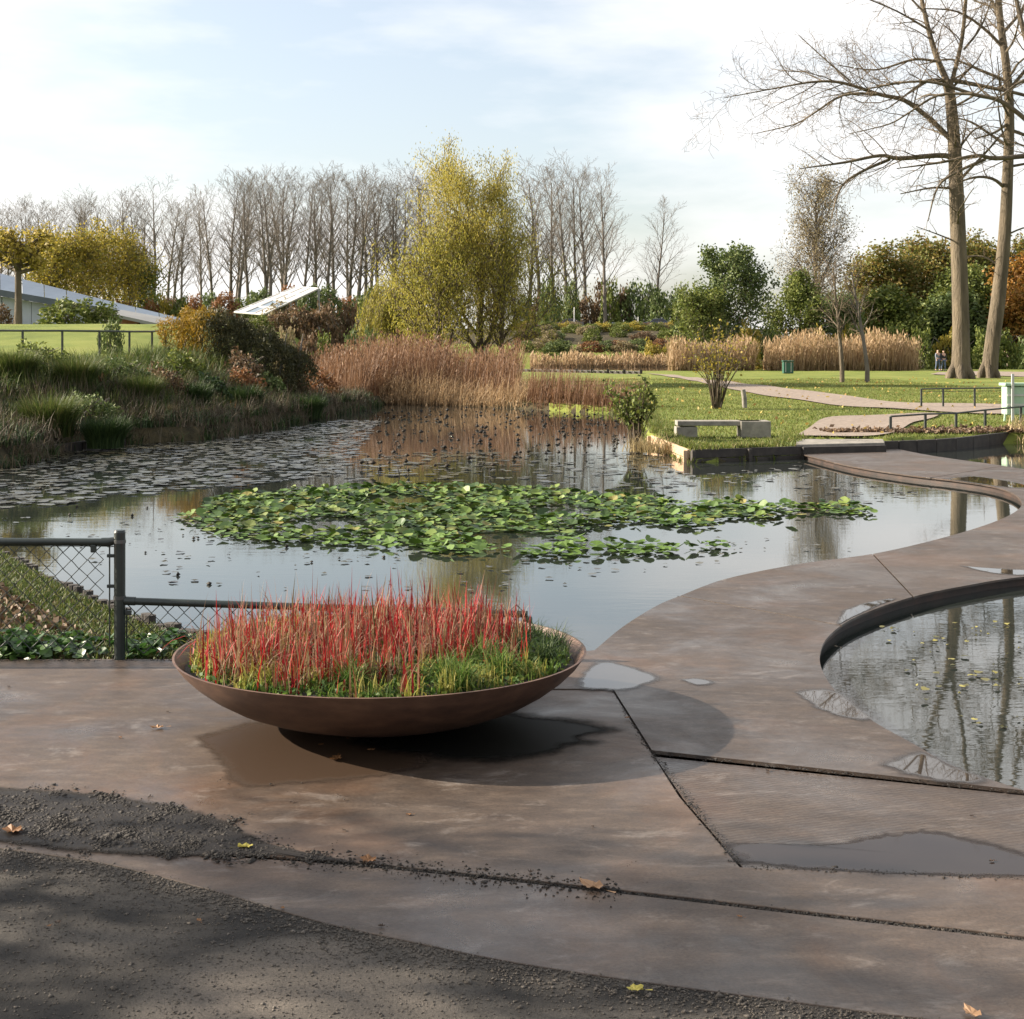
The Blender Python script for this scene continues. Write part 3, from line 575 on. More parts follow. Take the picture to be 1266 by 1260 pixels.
for i in range(34):
    px_, py_ = rg.uniform(0, 1250), rg.uniform(835, 1150)
    zz = 0 if px_ < 740 or py_ > 1090 else ZP + .002
    x, y, _ = W(px_, py_, zz)
    if zz and py_ > 935: zz = -.009
    o = obj('fallen_leaf', LM[rg.choice([3, 3, 3, 0])], None, (x, y, zz + .002), label='tiny dark dead leaf scrap on the steel plates', category='leaf', group='dark leaf scraps on the steel'); o.scale = (rg.uniform(.3, .6),) * 3; o.rotation_euler = (0, 0, rg.uniform(0, 6))

# ------------------------------------------------------------------ planter bowl
BX, BY, BR, BH = -.704, 7.87, 1.105, .37
bowl = empty('planter_bowl', (BX, BY, 0), label='large round rust brown steel bowl planted with red grass', cat='planter')
prof = [(.001, .0), (.22, .001), (.40, .016), (.56, .044), (.70, .084), (.82, .132), (.92, .190), (1.0, .250), (1.06, .308), (BR, BH), (BR - .012, BH + .001), (1.044, .308), (.98, .252), (.88, .192), (.6, .12)]
MB().lathe(prof, 96).obj('shell', m_bowl, bowl, smooth=True)
sv = MB(); rr = [0, .2, .4, .6, .8, .95, 1.04]
sv.lathe([(max(r, .001), .345 - .035 * (r / 1.04) ** 4 + .012 * math.sin(9 * r)) for r in reversed(rr)], 48); sv.obj('soil', m_soil, bowl, smooth=True)
rng = np.random.default_rng(11)
def inbowl(n, rmax=.95):
    rmax *= 1.055
    r = np.sqrt(rng.uniform(0, 1, n)) * rmax; a = rng.uniform(0, 6.283, n); return r * np.cos(a), r * np.sin(a)
# red grass: clustered tufts, taller towards the back and middle
tx, ty = inbowl(430, .93); kp = (tx < .74) & ~((ty < -.34) & (tx > .25)) & ~((ty < -.74) & (rng.random(len(ty)) < .7)); tx, ty = tx[kp], ty[kp]
L = []
def tufts(tx, ty, per, h0, h1, wd, spread, lean, z0=.33, droop=.4, segs=3):
    n = len(tx); b = np.repeat(np.stack([tx, ty, np.full(n, z0)], 1), per, 0); b[:, :2] += rng.normal(0, spread, (n * per, 2))
    q = np.hypot(b[:, 0], b[:, 1]); s2 = np.minimum(1, 1.01 / np.maximum(q, .01)); b[:, :2] *= s2[:, None]
    sc = np.repeat(rng.uniform(.7, 1.15, n), per)
    return blades_np(rng, b, rng.uniform(h0, h1, n * per) * sc, rng.uniform(.7, 1.3, n * per) * wd, rng.uniform(0, lean, n * per), droop, segs)
obj('red_grass', mesh_np('red_grass', *joinVF([tufts(tx, ty, 4, .08, .36, .011, .04, .30), tufts(tx, ty, 4, .12, .32, .009, .035, .85, droop=1.0, segs=5)]), mats=[m_red]), None, (BX, BY, 0), kind='stuff', label='upright red bladed grass growing in the steel bowl', category='grass')
kk = rng.random(len(tx)) < .6
obj('dry_grass', mesh_np('dry_grass', *joinVF([tufts(tx[kk], ty[kk], 7, .20, .42, .0055, .035, .75, droop=1.1, segs=5)]), mats=[m_redtip]), None, (BX, BY, 0), kind='stuff', label='curled dry blades arching above the red grass', category='grass')
yx, yy = inbowl(420, .95); kp = (yx < -.45) | ((yy < -.45) & (rng.random(420) < .5)); yx, yy = yx[kp], yy[kp]
obj('yellow_grass', mesh_np('yellow_grass', *joinVF([tufts(yx, yy, 14, .07, .20, .008, .03, .9, droop=.8)]), mats=[m_ygreen]), None, (BX, BY, 0), kind='stuff', label='yellow green blades at the left side of the bowl', category='grass')
gx_, gy_ = inbowl(330, .95); kp = (gy_ < .1) | (gx_ > .3); gx_, gy_ = gx_[kp], gy_[kp]
lv = np.stack(list(inbowl(7000, .965)) + [np.full(7000, .34)], 1); lv[:, 2] += rng.uniform(-.01, .045, 7000) - .02 * (np.hypot(lv[:, 0], lv[:, 1]) > .9)
obj('ground_cover', mesh_np('ground_cover', *joinVF([tufts(gx_, gy_, 14, .05, .12, .007, .03, .9, droop=.8), leaves_np(rng, lv, .035, .022, .3)]), mats=[m_bowlgreen]), None, (BX, BY, 0), kind='stuff', label='low green leaves and blades covering the bowl soil', category='plants')
def sedge(name, n, h, wd, mat, seed, lean=1.0):
    r_ = np.random.default_rng(seed); b = np.zeros((n, 3)); b[:, :2] = r_.normal(0, h * .09, (n, 2))
    V, F = blades_np(r_, b, r_.uniform(.6, 1.1, n) * h, wd, r_.uniform(.2, lean, n), .75, 5); return mesh_np(name, V, F, False, [mat])
sg = [sedge('sedge', 130, .26, .007, m_bowlgreen, 3, 1.15), sedge('sedge', 110, .24, .006, m_darkgrass, 4, 1.15)]
spots = [(.52, -.25), (.70, .02), (.62, -.48), (.84, -.18), (.35, -.62), (.78, .28), (-.08, -.74), (.05, -.60), (.44, -.72), (.9, .08)]
for k_, (x, y) in enumerate(spots):
    o = obj('sedge', sg[k_ % 2], None, (BX + x * 1.05, BY + y * 1.05, .32), label='arching green sedge tuft in the bowl at the foot of the red grass', category='sedge', group='sedge tufts in the bowl'); o.rotation_euler = (0, 0, k_)

# ------------------------------------------------------------------ chain link fence behind the bowl
PX, PY = W(148, 815)[:2]
fence = empty('chain_link_fence', (PX, PY, 0), label='low dark green chain link fence between deck and pond', cat='fence')
def fpost(x, top, r=.036):
    m = MB(); m.tube([(x, 0, -.2), (x, 0, top - .012)], r, 20); m.tube([(x, 0, top - .012), (x, 0, top + .004)], [r * 1.06, r * .9], 20)
    return m.obj('post', m_green, fence, smooth=True)
fpost(0, .825); fpost(-2.6, .825); fpost(2.62, .27, .03)
MB().tube([(-2.6, 0, .765), (-.11, -.0, .752)], .024, 14).obj('rail', m_green, fence, smooth=True)
MB().tube([(-.115, 0, .752), (-.07, 0, .752), (-.03, 0, .762)], [.029, .029, .024], 14).obj('rail_sleeve', m_green, fence, smooth=True)
MB().tube([(.03, 0, .375), (.09, 0, .372), (2.62, 0, .288)], [.024, .024, .022], 14).obj('rail', m_green, fence, smooth=True)
MB().tube([(.035, 0, .375), (.10, 0, .372)], .028, 14).obj('rail_sleeve', m_green, fence, smooth=True)
for z in (.745, .385): MB().tube([(0, 0, z), (0, 0, z + .022)], .0395, 20).obj('clamp', m_clamp, fence, smooth=True)
for z in (.665, .47): MB().box((-.055, -.005, z), (.05, .02, .022)).obj('bracket', m_green, fence, bevel=.004)
MB().box((-.165, -.01, .712), (.035, .03, .05)).obj('bracket', m_green, fence, bevel=.006)
MB().box((.055, -.005, .30), (.04, .02, .03)).obj('bracket', m_green, fence, bevel=.004)
for x, z0, z1 in ((-.065, .08, .75), (.045, .06, .33)): MB().tube([(x, 0, z0), (x, 0, z1)], .005, 8).obj('tension_bar', m_green, fence, smooth=True)
def netting(x0, x1, ztop, zbot, step=.104):
    polys = []; hgt = ztop - zbot; n = int((x1 - x0) / (step / 2))
    rows = int(hgt / (step / 2))
    for c_ in range(n):                              # zig-zag wires, each knuckled with its neighbour
        xs = x0 + c_ * step / 2; pts = []
        for r_ in range(rows + 1):
            s_ = (r_ + c_) % 2; pts.append((xs + s_ * step / 2 + .002 * math.sin(c_ * 3.1 + r_ * 1.7), .004 * (-1) ** r_, ztop - r_ * step / 2 - .004 * math.sin(c_ * .9)))
        if c_ % 2 == 0 or True: polys.append((np.array(pts), np.full(len(pts), .0036), 4))
    V, F = tubes_np(polys); return V, F
obj('netting', mesh_np('netting', *netting(-2.6, -.1, .74, .03), True, [m_wire]), fence)
obj('netting', mesh_np('netting', *netting(.05, 2.6, .35, .02), True, [m_wire]), fence)
MB().tube([(-2.6, 0, .735), (-.07, 0, .725)], .003, 6).obj('line_wire', m_wire, fence)

# ------------------------------------------------------------------ pond edges
def boards(name, A, B, z0, z1, rows, mat, label, thick=.05, per=1.6, cat='edging'):
    e = empty(name, (0, 0, 0), label=label, cat=cat); A = Vector(A); B = Vector(B); L_ = (B - A).length; ang = math.atan2(B.y - A.y, B.x - A.x); n = max(1, round(L_ / per)); rg = random.Random(int(L_ * 100))
    h = (z1 - z0) / rows
    for r_ in range(rows):
        for k in range(n):
            c = A.lerp(B, (k + .5) / n); j = rg.uniform(-.008, .008)
            MB().box((c.x + j, c.y - j, z0 + (r_ + .5) * h), (L_ / n - .012, thick, h - .012), ang).obj('plank', mat, e, bevel=.006)
    for k in range(n + 1):
        c = A.lerp(B, k / n); nx, ny_ = math.sin(ang), -math.cos(ang)
        MB().box((c.x + nx * .06, c.y + ny_ * .06, (z0 + z1) / 2 - .05), (.08, .08, z1 - z0 + .06), ang).obj('stake', mat, e, bevel=.01)
    return e
A0 = Vector(Wp(855, 572)); A1 = Vector(Wp(992, 567)); A2 = Vector(Wp(806, 552))
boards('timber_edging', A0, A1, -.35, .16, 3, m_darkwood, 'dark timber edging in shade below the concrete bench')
boards('timber_edging', A2, A0 + Vector((-.05, .05)), -.35, .16, 3, m_litwood, 'sunlit pale plank edging at the end of the bench bank', per=2.2)
edge = [Wp(1000, 557), Wp(1060, 560), Wp(1110, 560), Wp(1180, 556), Wp(1245, 548), (13, 33.2)]
e = empty('timber_edging', label='dark curved edging under the low rail fence', cat='edging')
ce = catmull(edge, 3)
for a, b in zip(ce[:-1], ce[1:]):
    a, b = Vector(a), Vector(b); c = (a + b) / 2; MB().box((c.x, c.y, -.08), ((b - a).length - .01, .08, .48), math.atan2(b.y - a.y, b.x - a.x)).obj('plank', m_darkwood, e, bevel=.01)
MB().prism([W(984, 553.5, .1)[:2], W(1094, 551, .1)[:2], W(1092, 541, .19)[:2], W(984, 541, .19)[:2]], -.3, .16).obj('landing_slab', m_concrete, bevel=.015, kind='structure', label='pale slab where the walkway meets the gravel')
lf = [W(984, 554.5, .1), W(1096, 552, .1)]; MB().box(((lf[0][0] + lf[1][0]) / 2, (lf[0][1] + lf[1][1]) / 2 - .06, -.02), (lf[1][0] - lf[0][0], .08, .30), math.atan2(lf[1][1] - lf[0][1], lf[1][0] - lf[0][0])).obj('fascia_beam', m_darkwood, bevel=.01, label='dark beam across the front of the landing slab', category='beam')
boards('timber_edging', Wp(-160, 592), Wp(150, 549), -.3, .10, 2, m_darkwood, 'dark timber edging along the shaded grassy bank', per=1.8)
# near bank stakes with the tops showing over the water line
st = empty('stake_edging', label='row of short dark wooden stakes along the leafy near bank', cat='edging')
nb = catmull([Wp(-60, 668), Wp(0, 694), Wp(60, 728), Wp(120, 757), Wp(180, 782), Wp(235, 799), Wp(300, 808)], 10); rg = random.Random(3)
for k, p in enumerate(nb):
    MB().tube([(p[0], p[1], -.5), (p[0] + rg.uniform(-.01, .01), p[1], rg.uniform(.0, .06))], .042, 8).obj('stake', m_darkwood, st)
# near bank: leaf litter, moss strip, ivy-like plants
rng = np.random.default_rng(21)
def nearbank(n, inset0, inset1):
    X = rng.uniform(-6.5, .05, n * 6); Y = rng.uniform(9.4, 17, n * 6); d = sdf(POND, X, Y); k = (d > inset0) & (d < inset1) & (Y > 9.42); X, Y = X[k][:n], Y[k][:n]; return X, Y
X, Y = nearbank(8000, .55, 6); c = np.stack([X, Y, terrain(X, Y) + .012 + rng.uniform(0, .03, len(X))], 1)
obj('leaf_litter', mesh_np('leaf_litter', *leaves_np(rng, c, .06, .042), mats=[m_fallenbrown]), kind='stuff', label='brown fallen leaves covering the near bank behind the fence', category='leaves')
X, Y = nearbank(26000, .0, 1.05); c = np.stack([X, Y, terrain(X, Y)], 1); c[:, 2] = np.maximum(c[:, 2], -.02)
obj('moss_grass', mesh_np('moss_grass', *blades_np(rng, c, rng.uniform(.02, .07, len(X)), .012, rng.uniform(.2, 1, len(X))), mats=[m_bankgrass]), kind='stuff', label='short green grass along the stakes at the water edge', category='grass')
def herb(seed, n, h, sp, ls):
    r_ = np.random.default_rng(seed); b = np.zeros((n, 3)); az = r_.uniform(0, 6.28, n); rr = np.sqrt(r_.uniform(0, 1, n)) * sp; c = np.stack([rr * np.cos(az), rr * np.sin(az), h * r_.uniform(.3, 1, n) * (1.1 - .5 * (rr / sp) ** 2)], 1)
    Vs, Fs = [], []; k = 7; an = np.arange(k) * 2 * np.pi / k
    for i in range(n):
        s_ = ls * r_.uniform(.6, 1.2); nrm = Vector((r_.normal(0, .5), r_.normal(0, .5), 1)).normalized(); q = nrm.to_track_quat('Z', 'Y').to_matrix()
        ring = [q @ Vector((math.cos(a) * s_ * (1.0 if j else .75), math.sin(a) * s_ * .85, .15 * s_)) + Vector(c[i]) for j, a in enumerate(an)]
        o = len(Vs); Vs += [tuple(c[i])] + [tuple(r) for r in ring]; Fs += [(o, o + 1 + j, o + 1 + (j + 1) % k) for j in range(k)]
        Vs += [(0, 0, 0)] * 0
    me = bpy.data.meshes.new('leafy_plant'); me.from_pydata(Vs, [], Fs); me.materials.append(m_ivy); return me
hm = [herb(i, 34, .13, .15, .038) for i in range(4)]; rg = random.Random(9)
for k in range(26):
    px_ = rg.choice([rg.uniform(-20, 40), rg.uniform(0, 145), rg.uniform(165, 235)]); x, y, _ = W(px_, 818, 0); y = rg.uniform(9.46, 9.85) if k > 5 else 9.9
    o = obj('leafy_plant', hm[k % 4], None, (x * y / 9.3, y, max(tz(x, y), -.05)), label='low broad leaved green plant at the foot of the chain link fence', category='plant', group='leafy plants along the fence foot'); o.scale = (rg.uniform(.7, 1.25),) * 3; o.rotation_euler = (0, 0, rg.uniform(0, 6))

# ------------------------------------------------------------------ water lilies
rng = np.random.default_rng(31); rg = random.Random(31)
LILY = [[(225, 640), (262, 618), (350, 608), (480, 601), (600, 603), (700, 607), (790, 616), (860, 627), (930, 620), (1003, 628), (945, 640), (945, 651), (860, 651), (760, 645), (700, 655), (650, 662), (605, 676), (575, 688), (520, 677), (430, 673), (300, 667), (275, 652), (240, 645)],
        [(1012, 634), (1040, 622), (1082, 634), (1045, 638)], [(640, 676), (680, 664), (725, 672), (700, 688), (650, 690)], [(735, 677), (790, 672), (840, 682), (790, 688)], [(855, 688), (880, 680), (905, 674), (890, 690)]]
def inpoly(P, x, y): return sdf(P, x, y) < 0
pts = []
for k, P in enumerate(LILY):
    Pw = [Wp(*p) for p in P]; xs = [p[0] for p in Pw]; ys = [p[1] for p in Pw]; n = 50000 if k == 0 else 900
    x = rng.uniform(min(xs), max(xs), n); y = rng.uniform(min(ys), max(ys), n); j = rng.normal(0, .12, (2, n)); m = inpoly(Pw, x + j[0], y + j[1]); pts += list(zip(x[m], y[m]))
rng.shuffle(pts); grid = {}; keep = []
for x, y in pts:
    g = (int(x / .09), int(y / .09))
    if any((x - a) ** 2 + (y - b) ** 2 < .0062 for i in (-1, 0, 1) for j in (-1, 0, 1) for a, b in grid.get((g[0] + i, g[1] + j), ())): continue
    if math.sin(x * 1.9 + y * .7) * math.sin(y * 1.3 - x * .6) < -.6: continue
    grid.setdefault(g, []).append((x, y)); keep.append((x, y))
keep.sort(key=lambda p: p[1])
def padmesh(seed, r=.060, flat=False, mat=None):
    q = random.Random(seed); n = 12; V = [(0, 0, 0)]; cup = q.uniform(.0, .30) if not flat else 0; fold = q.uniform(-.3, .6) if not flat else 0
    for i in range(n):
        a = .22 + (6.283 - .44) * i / (n - 1); rr = r * q.uniform(.92, 1.08); x, y = rr * math.cos(a), rr * math.sin(a) * .94
        V.append((x, y, cup * rr * q.uniform(.6, 1.3) + fold * abs(y) * .5 + (q.uniform(0, .004) if flat else 0)))
    me = bpy.data.meshes.new('leaf'); me.from_pydata(V, [], [(0, i, i + 1) for i in range(1, n)]); me.materials.append(mat or m_lily); return me
pads = [padmesh(i) for i in range(14)]
patch = empty('water_lily_patch', (0, 16, ZW), label='floating bed of crowded green water lily leaves', cat='water lilies')
def padpose(k):
    t = rg.random(); tilt = rg.uniform(0, .12) if t < .60 else (rg.uniform(.12, .45) if t < .97 else rg.uniform(.45, .8))
    return (tilt * rg.choice((-1, 1)), tilt * rg.uniform(-.6, .6), rg.uniform(0, 6.28)), rg.uniform(.6, 1.4), .010 + .06 * min(tilt, .9) + rg.uniform(0, .02)
big = set(range(min(300, len(keep)))); VL, FL, o_ = [], [], 0
for k, (x, y) in enumerate(keep):
    rot, s_, z = padpose(k); me = pads[rg.randrange(14)]
    if k in big:
        o = obj('leaf', me, patch, (x, y - 16, z)); o.rotation_euler = rot; o.scale = (s_,) * 3
    else:
        M4 = Matrix.LocRotScale((x, y - 16, z), __import__('mathutils').Euler(rot), (s_,) * 3)
        VL += [tuple(M4 @ v_.co) for v_ in me.vertices]; FL += [tuple(i + o_ for i in p.vertices) for p in me.polygons]; o_ += len(me.vertices)
me = bpy.data.meshes.new('leaves'); me.from_pydata(VL, [], FL); me.materials.append(m_lily); obj('leaves', me, patch, kind='stuff')
# dying pads lying flat, and blackened pods
def scatter_px(n, poly, z=ZW):
    Pw = [Wp(*p) for p in poly]; xs = [p[0] for p in Pw]; ys = [p[1] for p in Pw]; x = rng.uniform(min(xs), max(xs), n * 5); y = rng.uniform(min(ys), max(ys), n * 5); m = inpoly(Pw, x, y); return x[m][:n], y[m][:n]
def flatpads(x, y, r):
    n = len(x); k = 8; a = np.arange(k) * 2 * np.pi / k; rr = r[:, None] * rng.uniform(.75, 1.15, (n, k)); V = np.stack([x[:, None] + rr * np.cos(a), y[:, None] + rr * np.sin(a), np.full((n, k), ZW + .004) + rng.uniform(0, .012, (n, 1)) + rng.uniform(0, .012, (n, k))], -1)
    return V.reshape(-1, 3), np.arange(n * k).reshape(n, k)
x, y = scatter_px(1900, [(-60, 600), (60, 560), (180, 548), (260, 545), (340, 533), (420, 520), (470, 520), (440, 560), (420, 590), (330, 598), (180, 612), (-60, 640)])
x2, y2 = scatter_px(330, [(430, 560), (560, 560), (800, 560), (860, 590), (880, 612), (640, 596), (430, 598)]); x3, y3 = scatter_px(150, [(0, 640), (230, 640), (640, 690), (960, 660), (1080, 680), (850, 700), (600, 740), (170, 720)])
x4, y4 = scatter_px(120, [(850, 590), (990, 575), (1150, 610), (1050, 625)])
X_ = np.concatenate([x, x2, x3, x4]); Y_ = np.concatenate([y, y2, y3, y4]); r_ = np.concatenate([rng.uniform(.05, .14, len(x)), rng.uniform(.05, .12, len(x2)), rng.uniform(.012, .05, len(x3)), rng.uniform(.02, .08, len(x4))])
obj('floating_pads', mesh_np('floating_pads', *flatpads(X_, Y_, r_), mats=[m_pad]), kind='stuff', label='dying brown lily pads afloat across the shaded water', category='lily pads')
x, y = scatter_px(230, [(445, 512), (560, 508), (760, 512), (790, 540), (740, 570), (640, 590), (430, 592), (400, 575), (470, 545)])
polys = [(np.array([(a, b, ZW - .02), (a + rng.normal(0, .03), b, ZW + h_), (a + rng.normal(0, .05), b + rng.normal(0, .04), ZW + h_ * .9)]), np.array([.006, .006, .004]), 4) for a, b, h_ in zip(x, y, rng.uniform(.03, .16, len(x)))]
rk = rocks_np(rng, np.stack([x, y, ZW + rng.uniform(.02, .15, len(x))], 1), rng.uniform(.025, .08, len(x)), .8)
obj('seed_pods', mesh_np('seed_pods', *joinVF([tubes_np(polys), rk]), mats=[m_seed]), kind='stuff', label='blackened lotus pods and shrivelled leaves standing in the water', category='seed pods')
x, y = scatter_px(36, [(0, 590), (420, 600), (640, 700), (600, 735), (170, 720), (20, 640)]); rk = rocks_np(rng, np.stack([x, y, np.full(len(x), ZW + .01)], 1), rng.uniform(.012, .035, len(x)), .8)
obj('pond_debris', mesh_np('pond_debris', *rk, mats=[m_seed]), kind='stuff', label='dark specks of plant debris floating on open water', category='debris')
# small pond on the right of the walkway: thin duckweed film and a few yellow leaves
x = rng.uniform(2.0, 4.4, 260); y = rng.uniform(7.0, 11, 260); m = (rng.random(260) < .8) & (y > 8.2 - (x - 2) * .4) & (x > 2.2 + .12 * (y - 7)); obj('floating_leaves', mesh_np('floating_leaves', *flatpads(x[m], y[m], rng.uniform(.008, .03, m.sum())), mats=[leafmat('small pond leaves', [(.05, .05, .02), (.12, .11, .04), (.28, .25, .07)], 0, .5)]), kind='stuff', label='small leaves and specks afloat on the small pond', category='leaves')

# ------------------------------------------------------------------ grasses and reeds
rng = np.random.default_rng(41)
def bankpts(n, xr, yr, d0, d1):
    X = rng.uniform(*xr, n * 8); Y = rng.uniform(*yr, n * 8); d = sdf(POND, X, Y); k = (d > d0) & (d < d1); X, Y = X[k][:n], Y[k][:n]; return X, Y, np.maximum(terrain(X, Y), ZW)
def field(name, mat, X, Y, Z, h, wd, lean, per, spread, label, cat, segs=3, droop=.6):
    b = np.repeat(np.stack([X, Y, Z], 1), per, 0); b[:, :2] += rng.normal(0, spread, (len(b), 2)); sc = np.repeat(rng.uniform(.55, 1.15, len(X)), per); az = np.repeat(rng.uniform(0, 6.28, len(X)), per) + rng.normal(0, 1.3, len(b))
    V, F = blades_np(rng, b, rng.uniform(h[0], h[1], len(b)) * sc, rng.uniform(.7, 1.3, len(b)) * wd, rng.uniform(lean[0], lean[1], len(b)), droop, segs, dirs=az)
    return obj(name, mesh_np(name, V, F, mats=[mat]), kind='stuff', label=label, category=cat)
X, Y, Z = bankpts(1700, (-19, -5), (24, 46), .6, 4.8); field('bank_grass', m_bankgrass, X, Y, Z, (.25, .7), .022, (.2, 1.1), 26, .13, 'long green grass overhanging the left bank', 'grass')
X, Y, Z = bankpts(1500, (-19, -4.6), (24, 50), -.05, 2.4); field('dry_bank_stems', m_dryblade, X, Y, Z, (.25, .75), .016, (.1, 1.0), 18, .12, 'grey brown withered stems low on the shaded bank', 'dry stems')
X, Y, Z = bankpts(1300, (-19, -4.6), (24, 52), -.05, 2.6); field('bank_sedge', m_darkgrass, X, Y, Z, (.25, .6), .02, (.3, 1.2), 22, .11, 'deep green sedge on the shaded bank', 'sedge')
X, Y, Z = bankpts(300, (-19, -5), (24, 50), .6, 4.5); k = rng.random(len(X)) < .5; field('russet_stems', m_rust, X[k], Y[k], Z[k], (.2, .5), .03, (.2, 1.1), 12, .1, 'russet brown stems scattered through the bank grass', 'dry stems')
def mound(seed, n, h, sp, wd, mat):
    r_ = np.random.default_rng(seed); a = r_.uniform(0, 6.28, n); rr = np.sqrt(r_.uniform(0, 1, n)) * sp * .45; b = np.stack([rr * np.cos(a), rr * np.sin(a), np.zeros(n)], 1)
    V, F = blades_np(r_, b, h * r_.uniform(.75, 1.2, n), wd, r_.uniform(.3, 1.0, n) * (sp / h) * .55, .62, 5, dirs=a + r_.normal(0, .5, n)); return mesh_np('grass_mound', V, F, False, [mat])
mm = [mound(1, 1500, .95, 1.0, .02, m_bankgrass), mound(2, 1300, .8, .9, .02, m_darkgrass), mound(3, 900, .7, .8, .018, m_straw)]
for k, (px_, py_, Y_, s_, lab) in enumerate([(62, 505, 29.5, 1.0, 'rounded bright green grass mound low on the bank'), (130, 520, 29.5, .9, 'dark green grass mound at the water side of the bright mound'), (95, 455, 33.5, .85, 'wide green grass mound below the rail fence'), (175, 450, 34, .8, 'green grass mound below the end of the rail fence'),
                                      (20, 460, 33, .85, 'green grass mound next to the lawn edge'), (235, 470, 36, .95, 'dark grass mound beneath the trimmed hedge'), (300, 480, 38.5, .95, 'dark grass mound between hedge and water'), (380, 480, 42, .95, 'dark grass mound beside the reed bed'), (205, 500, 33.5, .55, 'small straw coloured grass tuft on the shaded bank'), (245, 505, 35, .5, 'small pale dry tuft beside the dark mound')]):
    x = (px_ - CX) / FOC * Y_; o = obj('grass_mound', mm[2 if 'straw' in lab or 'pale' in lab else (1 if 'dark' in lab else 0)], None, (x, Y_, max(tz(x, Y_), 0) - .03), label=lab, category='grass'); o.scale = (s_,) * 3; o.rotation_euler = (0, 0, k * 1.3)
# broad leaved bank plants
def leafball(seed, n, rx, rz_, ls, flat=.8, lw=.6, shell=.55, lob=5):
    r_ = np.random.default_rng(seed); d = r_.normal(size=(n, 3)); d[:, 2] = np.abs(d[:, 2]) * .9 - .12; d /= np.linalg.norm(d, axis=1, keepdims=True); q = r_.uniform(shell, 1, n) ** .6
    k = 1 + .16 * np.sin(d[:, 0] * lob + seed) * np.cos(d[:, 1] * lob * 1.3 + 2 * seed) + .12 * np.sin(d[:, 2] * lob * 2.2 + d[:, 0] * 4)
    c = d * (q * k)[:, None] * [rx, rx * flat, rz_]; c[:, 2] += .05 * rz_; return leaves_np(r_, c, ls, ls * lw, .2)
def shrub(name, seed, n, rx, rz_, ls, mat, stems=7, **kw):
    r_ = np.random.default_rng(seed + 100); P = [(np.array([(r_.normal(0, rx * .12), r_.normal(0, rx * .12), -.1), (r_.normal(0, rx * .3), r_.normal(0, rx * .3), rz_ * .5), (r_.normal(0, rx * .55), r_.normal(0, rx * .5), rz_ * .85)]), np.array([.04, .028, .012]) * max(.5, rz_ / 2), 5) for _ in range(stems)]
    return tubes_np(P), leafball(seed, n, rx, rz_, ls, **kw)
def shrubobj(name, data, mat, loc, rz=0, sc=1, **k):
    e = empty(name, loc, rz, **k); e.scale = (sc,) * 3 if not hasattr(sc, '__len__') else sc
    obj('stems', mesh_np('stems', *data[0], True, [m_barkfar]), e); obj('foliage', mesh_np('foliage', *data[1], False, [mat]), e); return e
# the trimmed golden hedge
hx, hy = -9.7, 45.0
def hedge(n, c0, c1, seed):
    r_ = np.random.default_rng(seed); u = r_.uniform(0, 1, n); a = r_.uniform(0, np.pi, n); q = r_.uniform(.82, 1.04, n)
    cx = u * 4.6 - 2.3; prof = np.sqrt(np.clip(1 - (np.abs(cx) / 2.5) ** 4, 0, 1)) * (1 - .10 * (cx + 2.3) / 4.6); hgt = (1.75 - .18 * (cx + 2.3)) * prof
    c = np.stack([cx, np.cos(a) * 1.25 * q * prof, np.abs(np.sin(a)) ** .7 * hgt * q], 1); return c
e = empty('clipped_hedge', (hx + 1.25, hy, tz(hx, hy) - .35), label='rounded clipped hedge with golden needles on the shaded bank', cat='hedge')
c = hedge(20000, 0, 0, 5); nz_ = 1 + .10 * np.sin(c[:, 0] * 3.1 + c[:, 2] * 2) * np.cos(c[:, 1] * 4 + 1) + .07 * np.sin(c[:, 0] * 7 + c[:, 1] * 5) + rng.normal(0, .03, len(c)); c *= nz_[:, None]; c *= [.92, .95, 1.2]; c[:, 2] -= np.clip(c[:, 0] + .2, 0, 3) * .30 * (1 - c[:, 2] / 3.2); k = (c[:, 0] < -.9 + rng.normal(0, .25, len(c)))
obj('golden_foliage', mesh_np('golden_foliage', *leaves_np(rng, c[k], .17, .03, .9), mats=[m_gold]), e, label='golden orange end of the hedge')
obj('dark_foliage', mesh_np('dark_foliage', *leaves_np(rng, c[~k], .17, .03, .9), mats=[leafmat('dark olive needles', [(.025, .03, .012), (.05, .05, .018), (.085, .075, .026)], .25)]), e, label='dark olive end of the hedge')
obj('stems', mesh_np('stems', *tubes_np([(np.array([(x_, 0, -.2), (x_ + .1, .1, .6), (x_ + .2, 0, 1.1)]), np.array([.05, .035, .015]), 5) for x_ in np.linspace(-1.8, 1.8, 8)]), True, [m_barkfar]), e)
shrubobj('leafy_shrub', shrub('leafy_shrub', 12, 1100, .6, 1.1, .11, m_brownleaf, lw=.75), m_brownleaf, (-7.9, 42.8, tz(-7.9, 42.8) - .05), label='brown leaved shrub in front of the clipped hedge', cat='shrub')
for k_, (px_, Y_, w_, h_, mt, lab) in enumerate([(330, 43, .55, .6, m_dgreen, 'dark leafy shrub under the dark end of the hedge'), (362, 45, .6, .6, m_brownleaf, 'brown shrub between the hedge and the reed bed'), (300, 41, .6, .6, m_rust, 'low russet shrub below the hedge'), (395, 47, .7, .8, m_rust, 'russet shrub against the reed bed'), (225, 39, .6, .6, m_mgreen, 'low green shrub below the golden end of the hedge'), (262, 37.5, .5, .6, m_darkgrass, 'dark green low bush above the dry tuft')]):
    x = (px_ - CX) / FOC * Y_; shrubobj('leafy_shrub', shrub('l', 300 + k_, 1300, w_, h_ * 1.5, .11, mt, lw=.7), mt, (x, Y_, max(tz(x, Y_), 0) - .1), label=lab, cat='shrub')
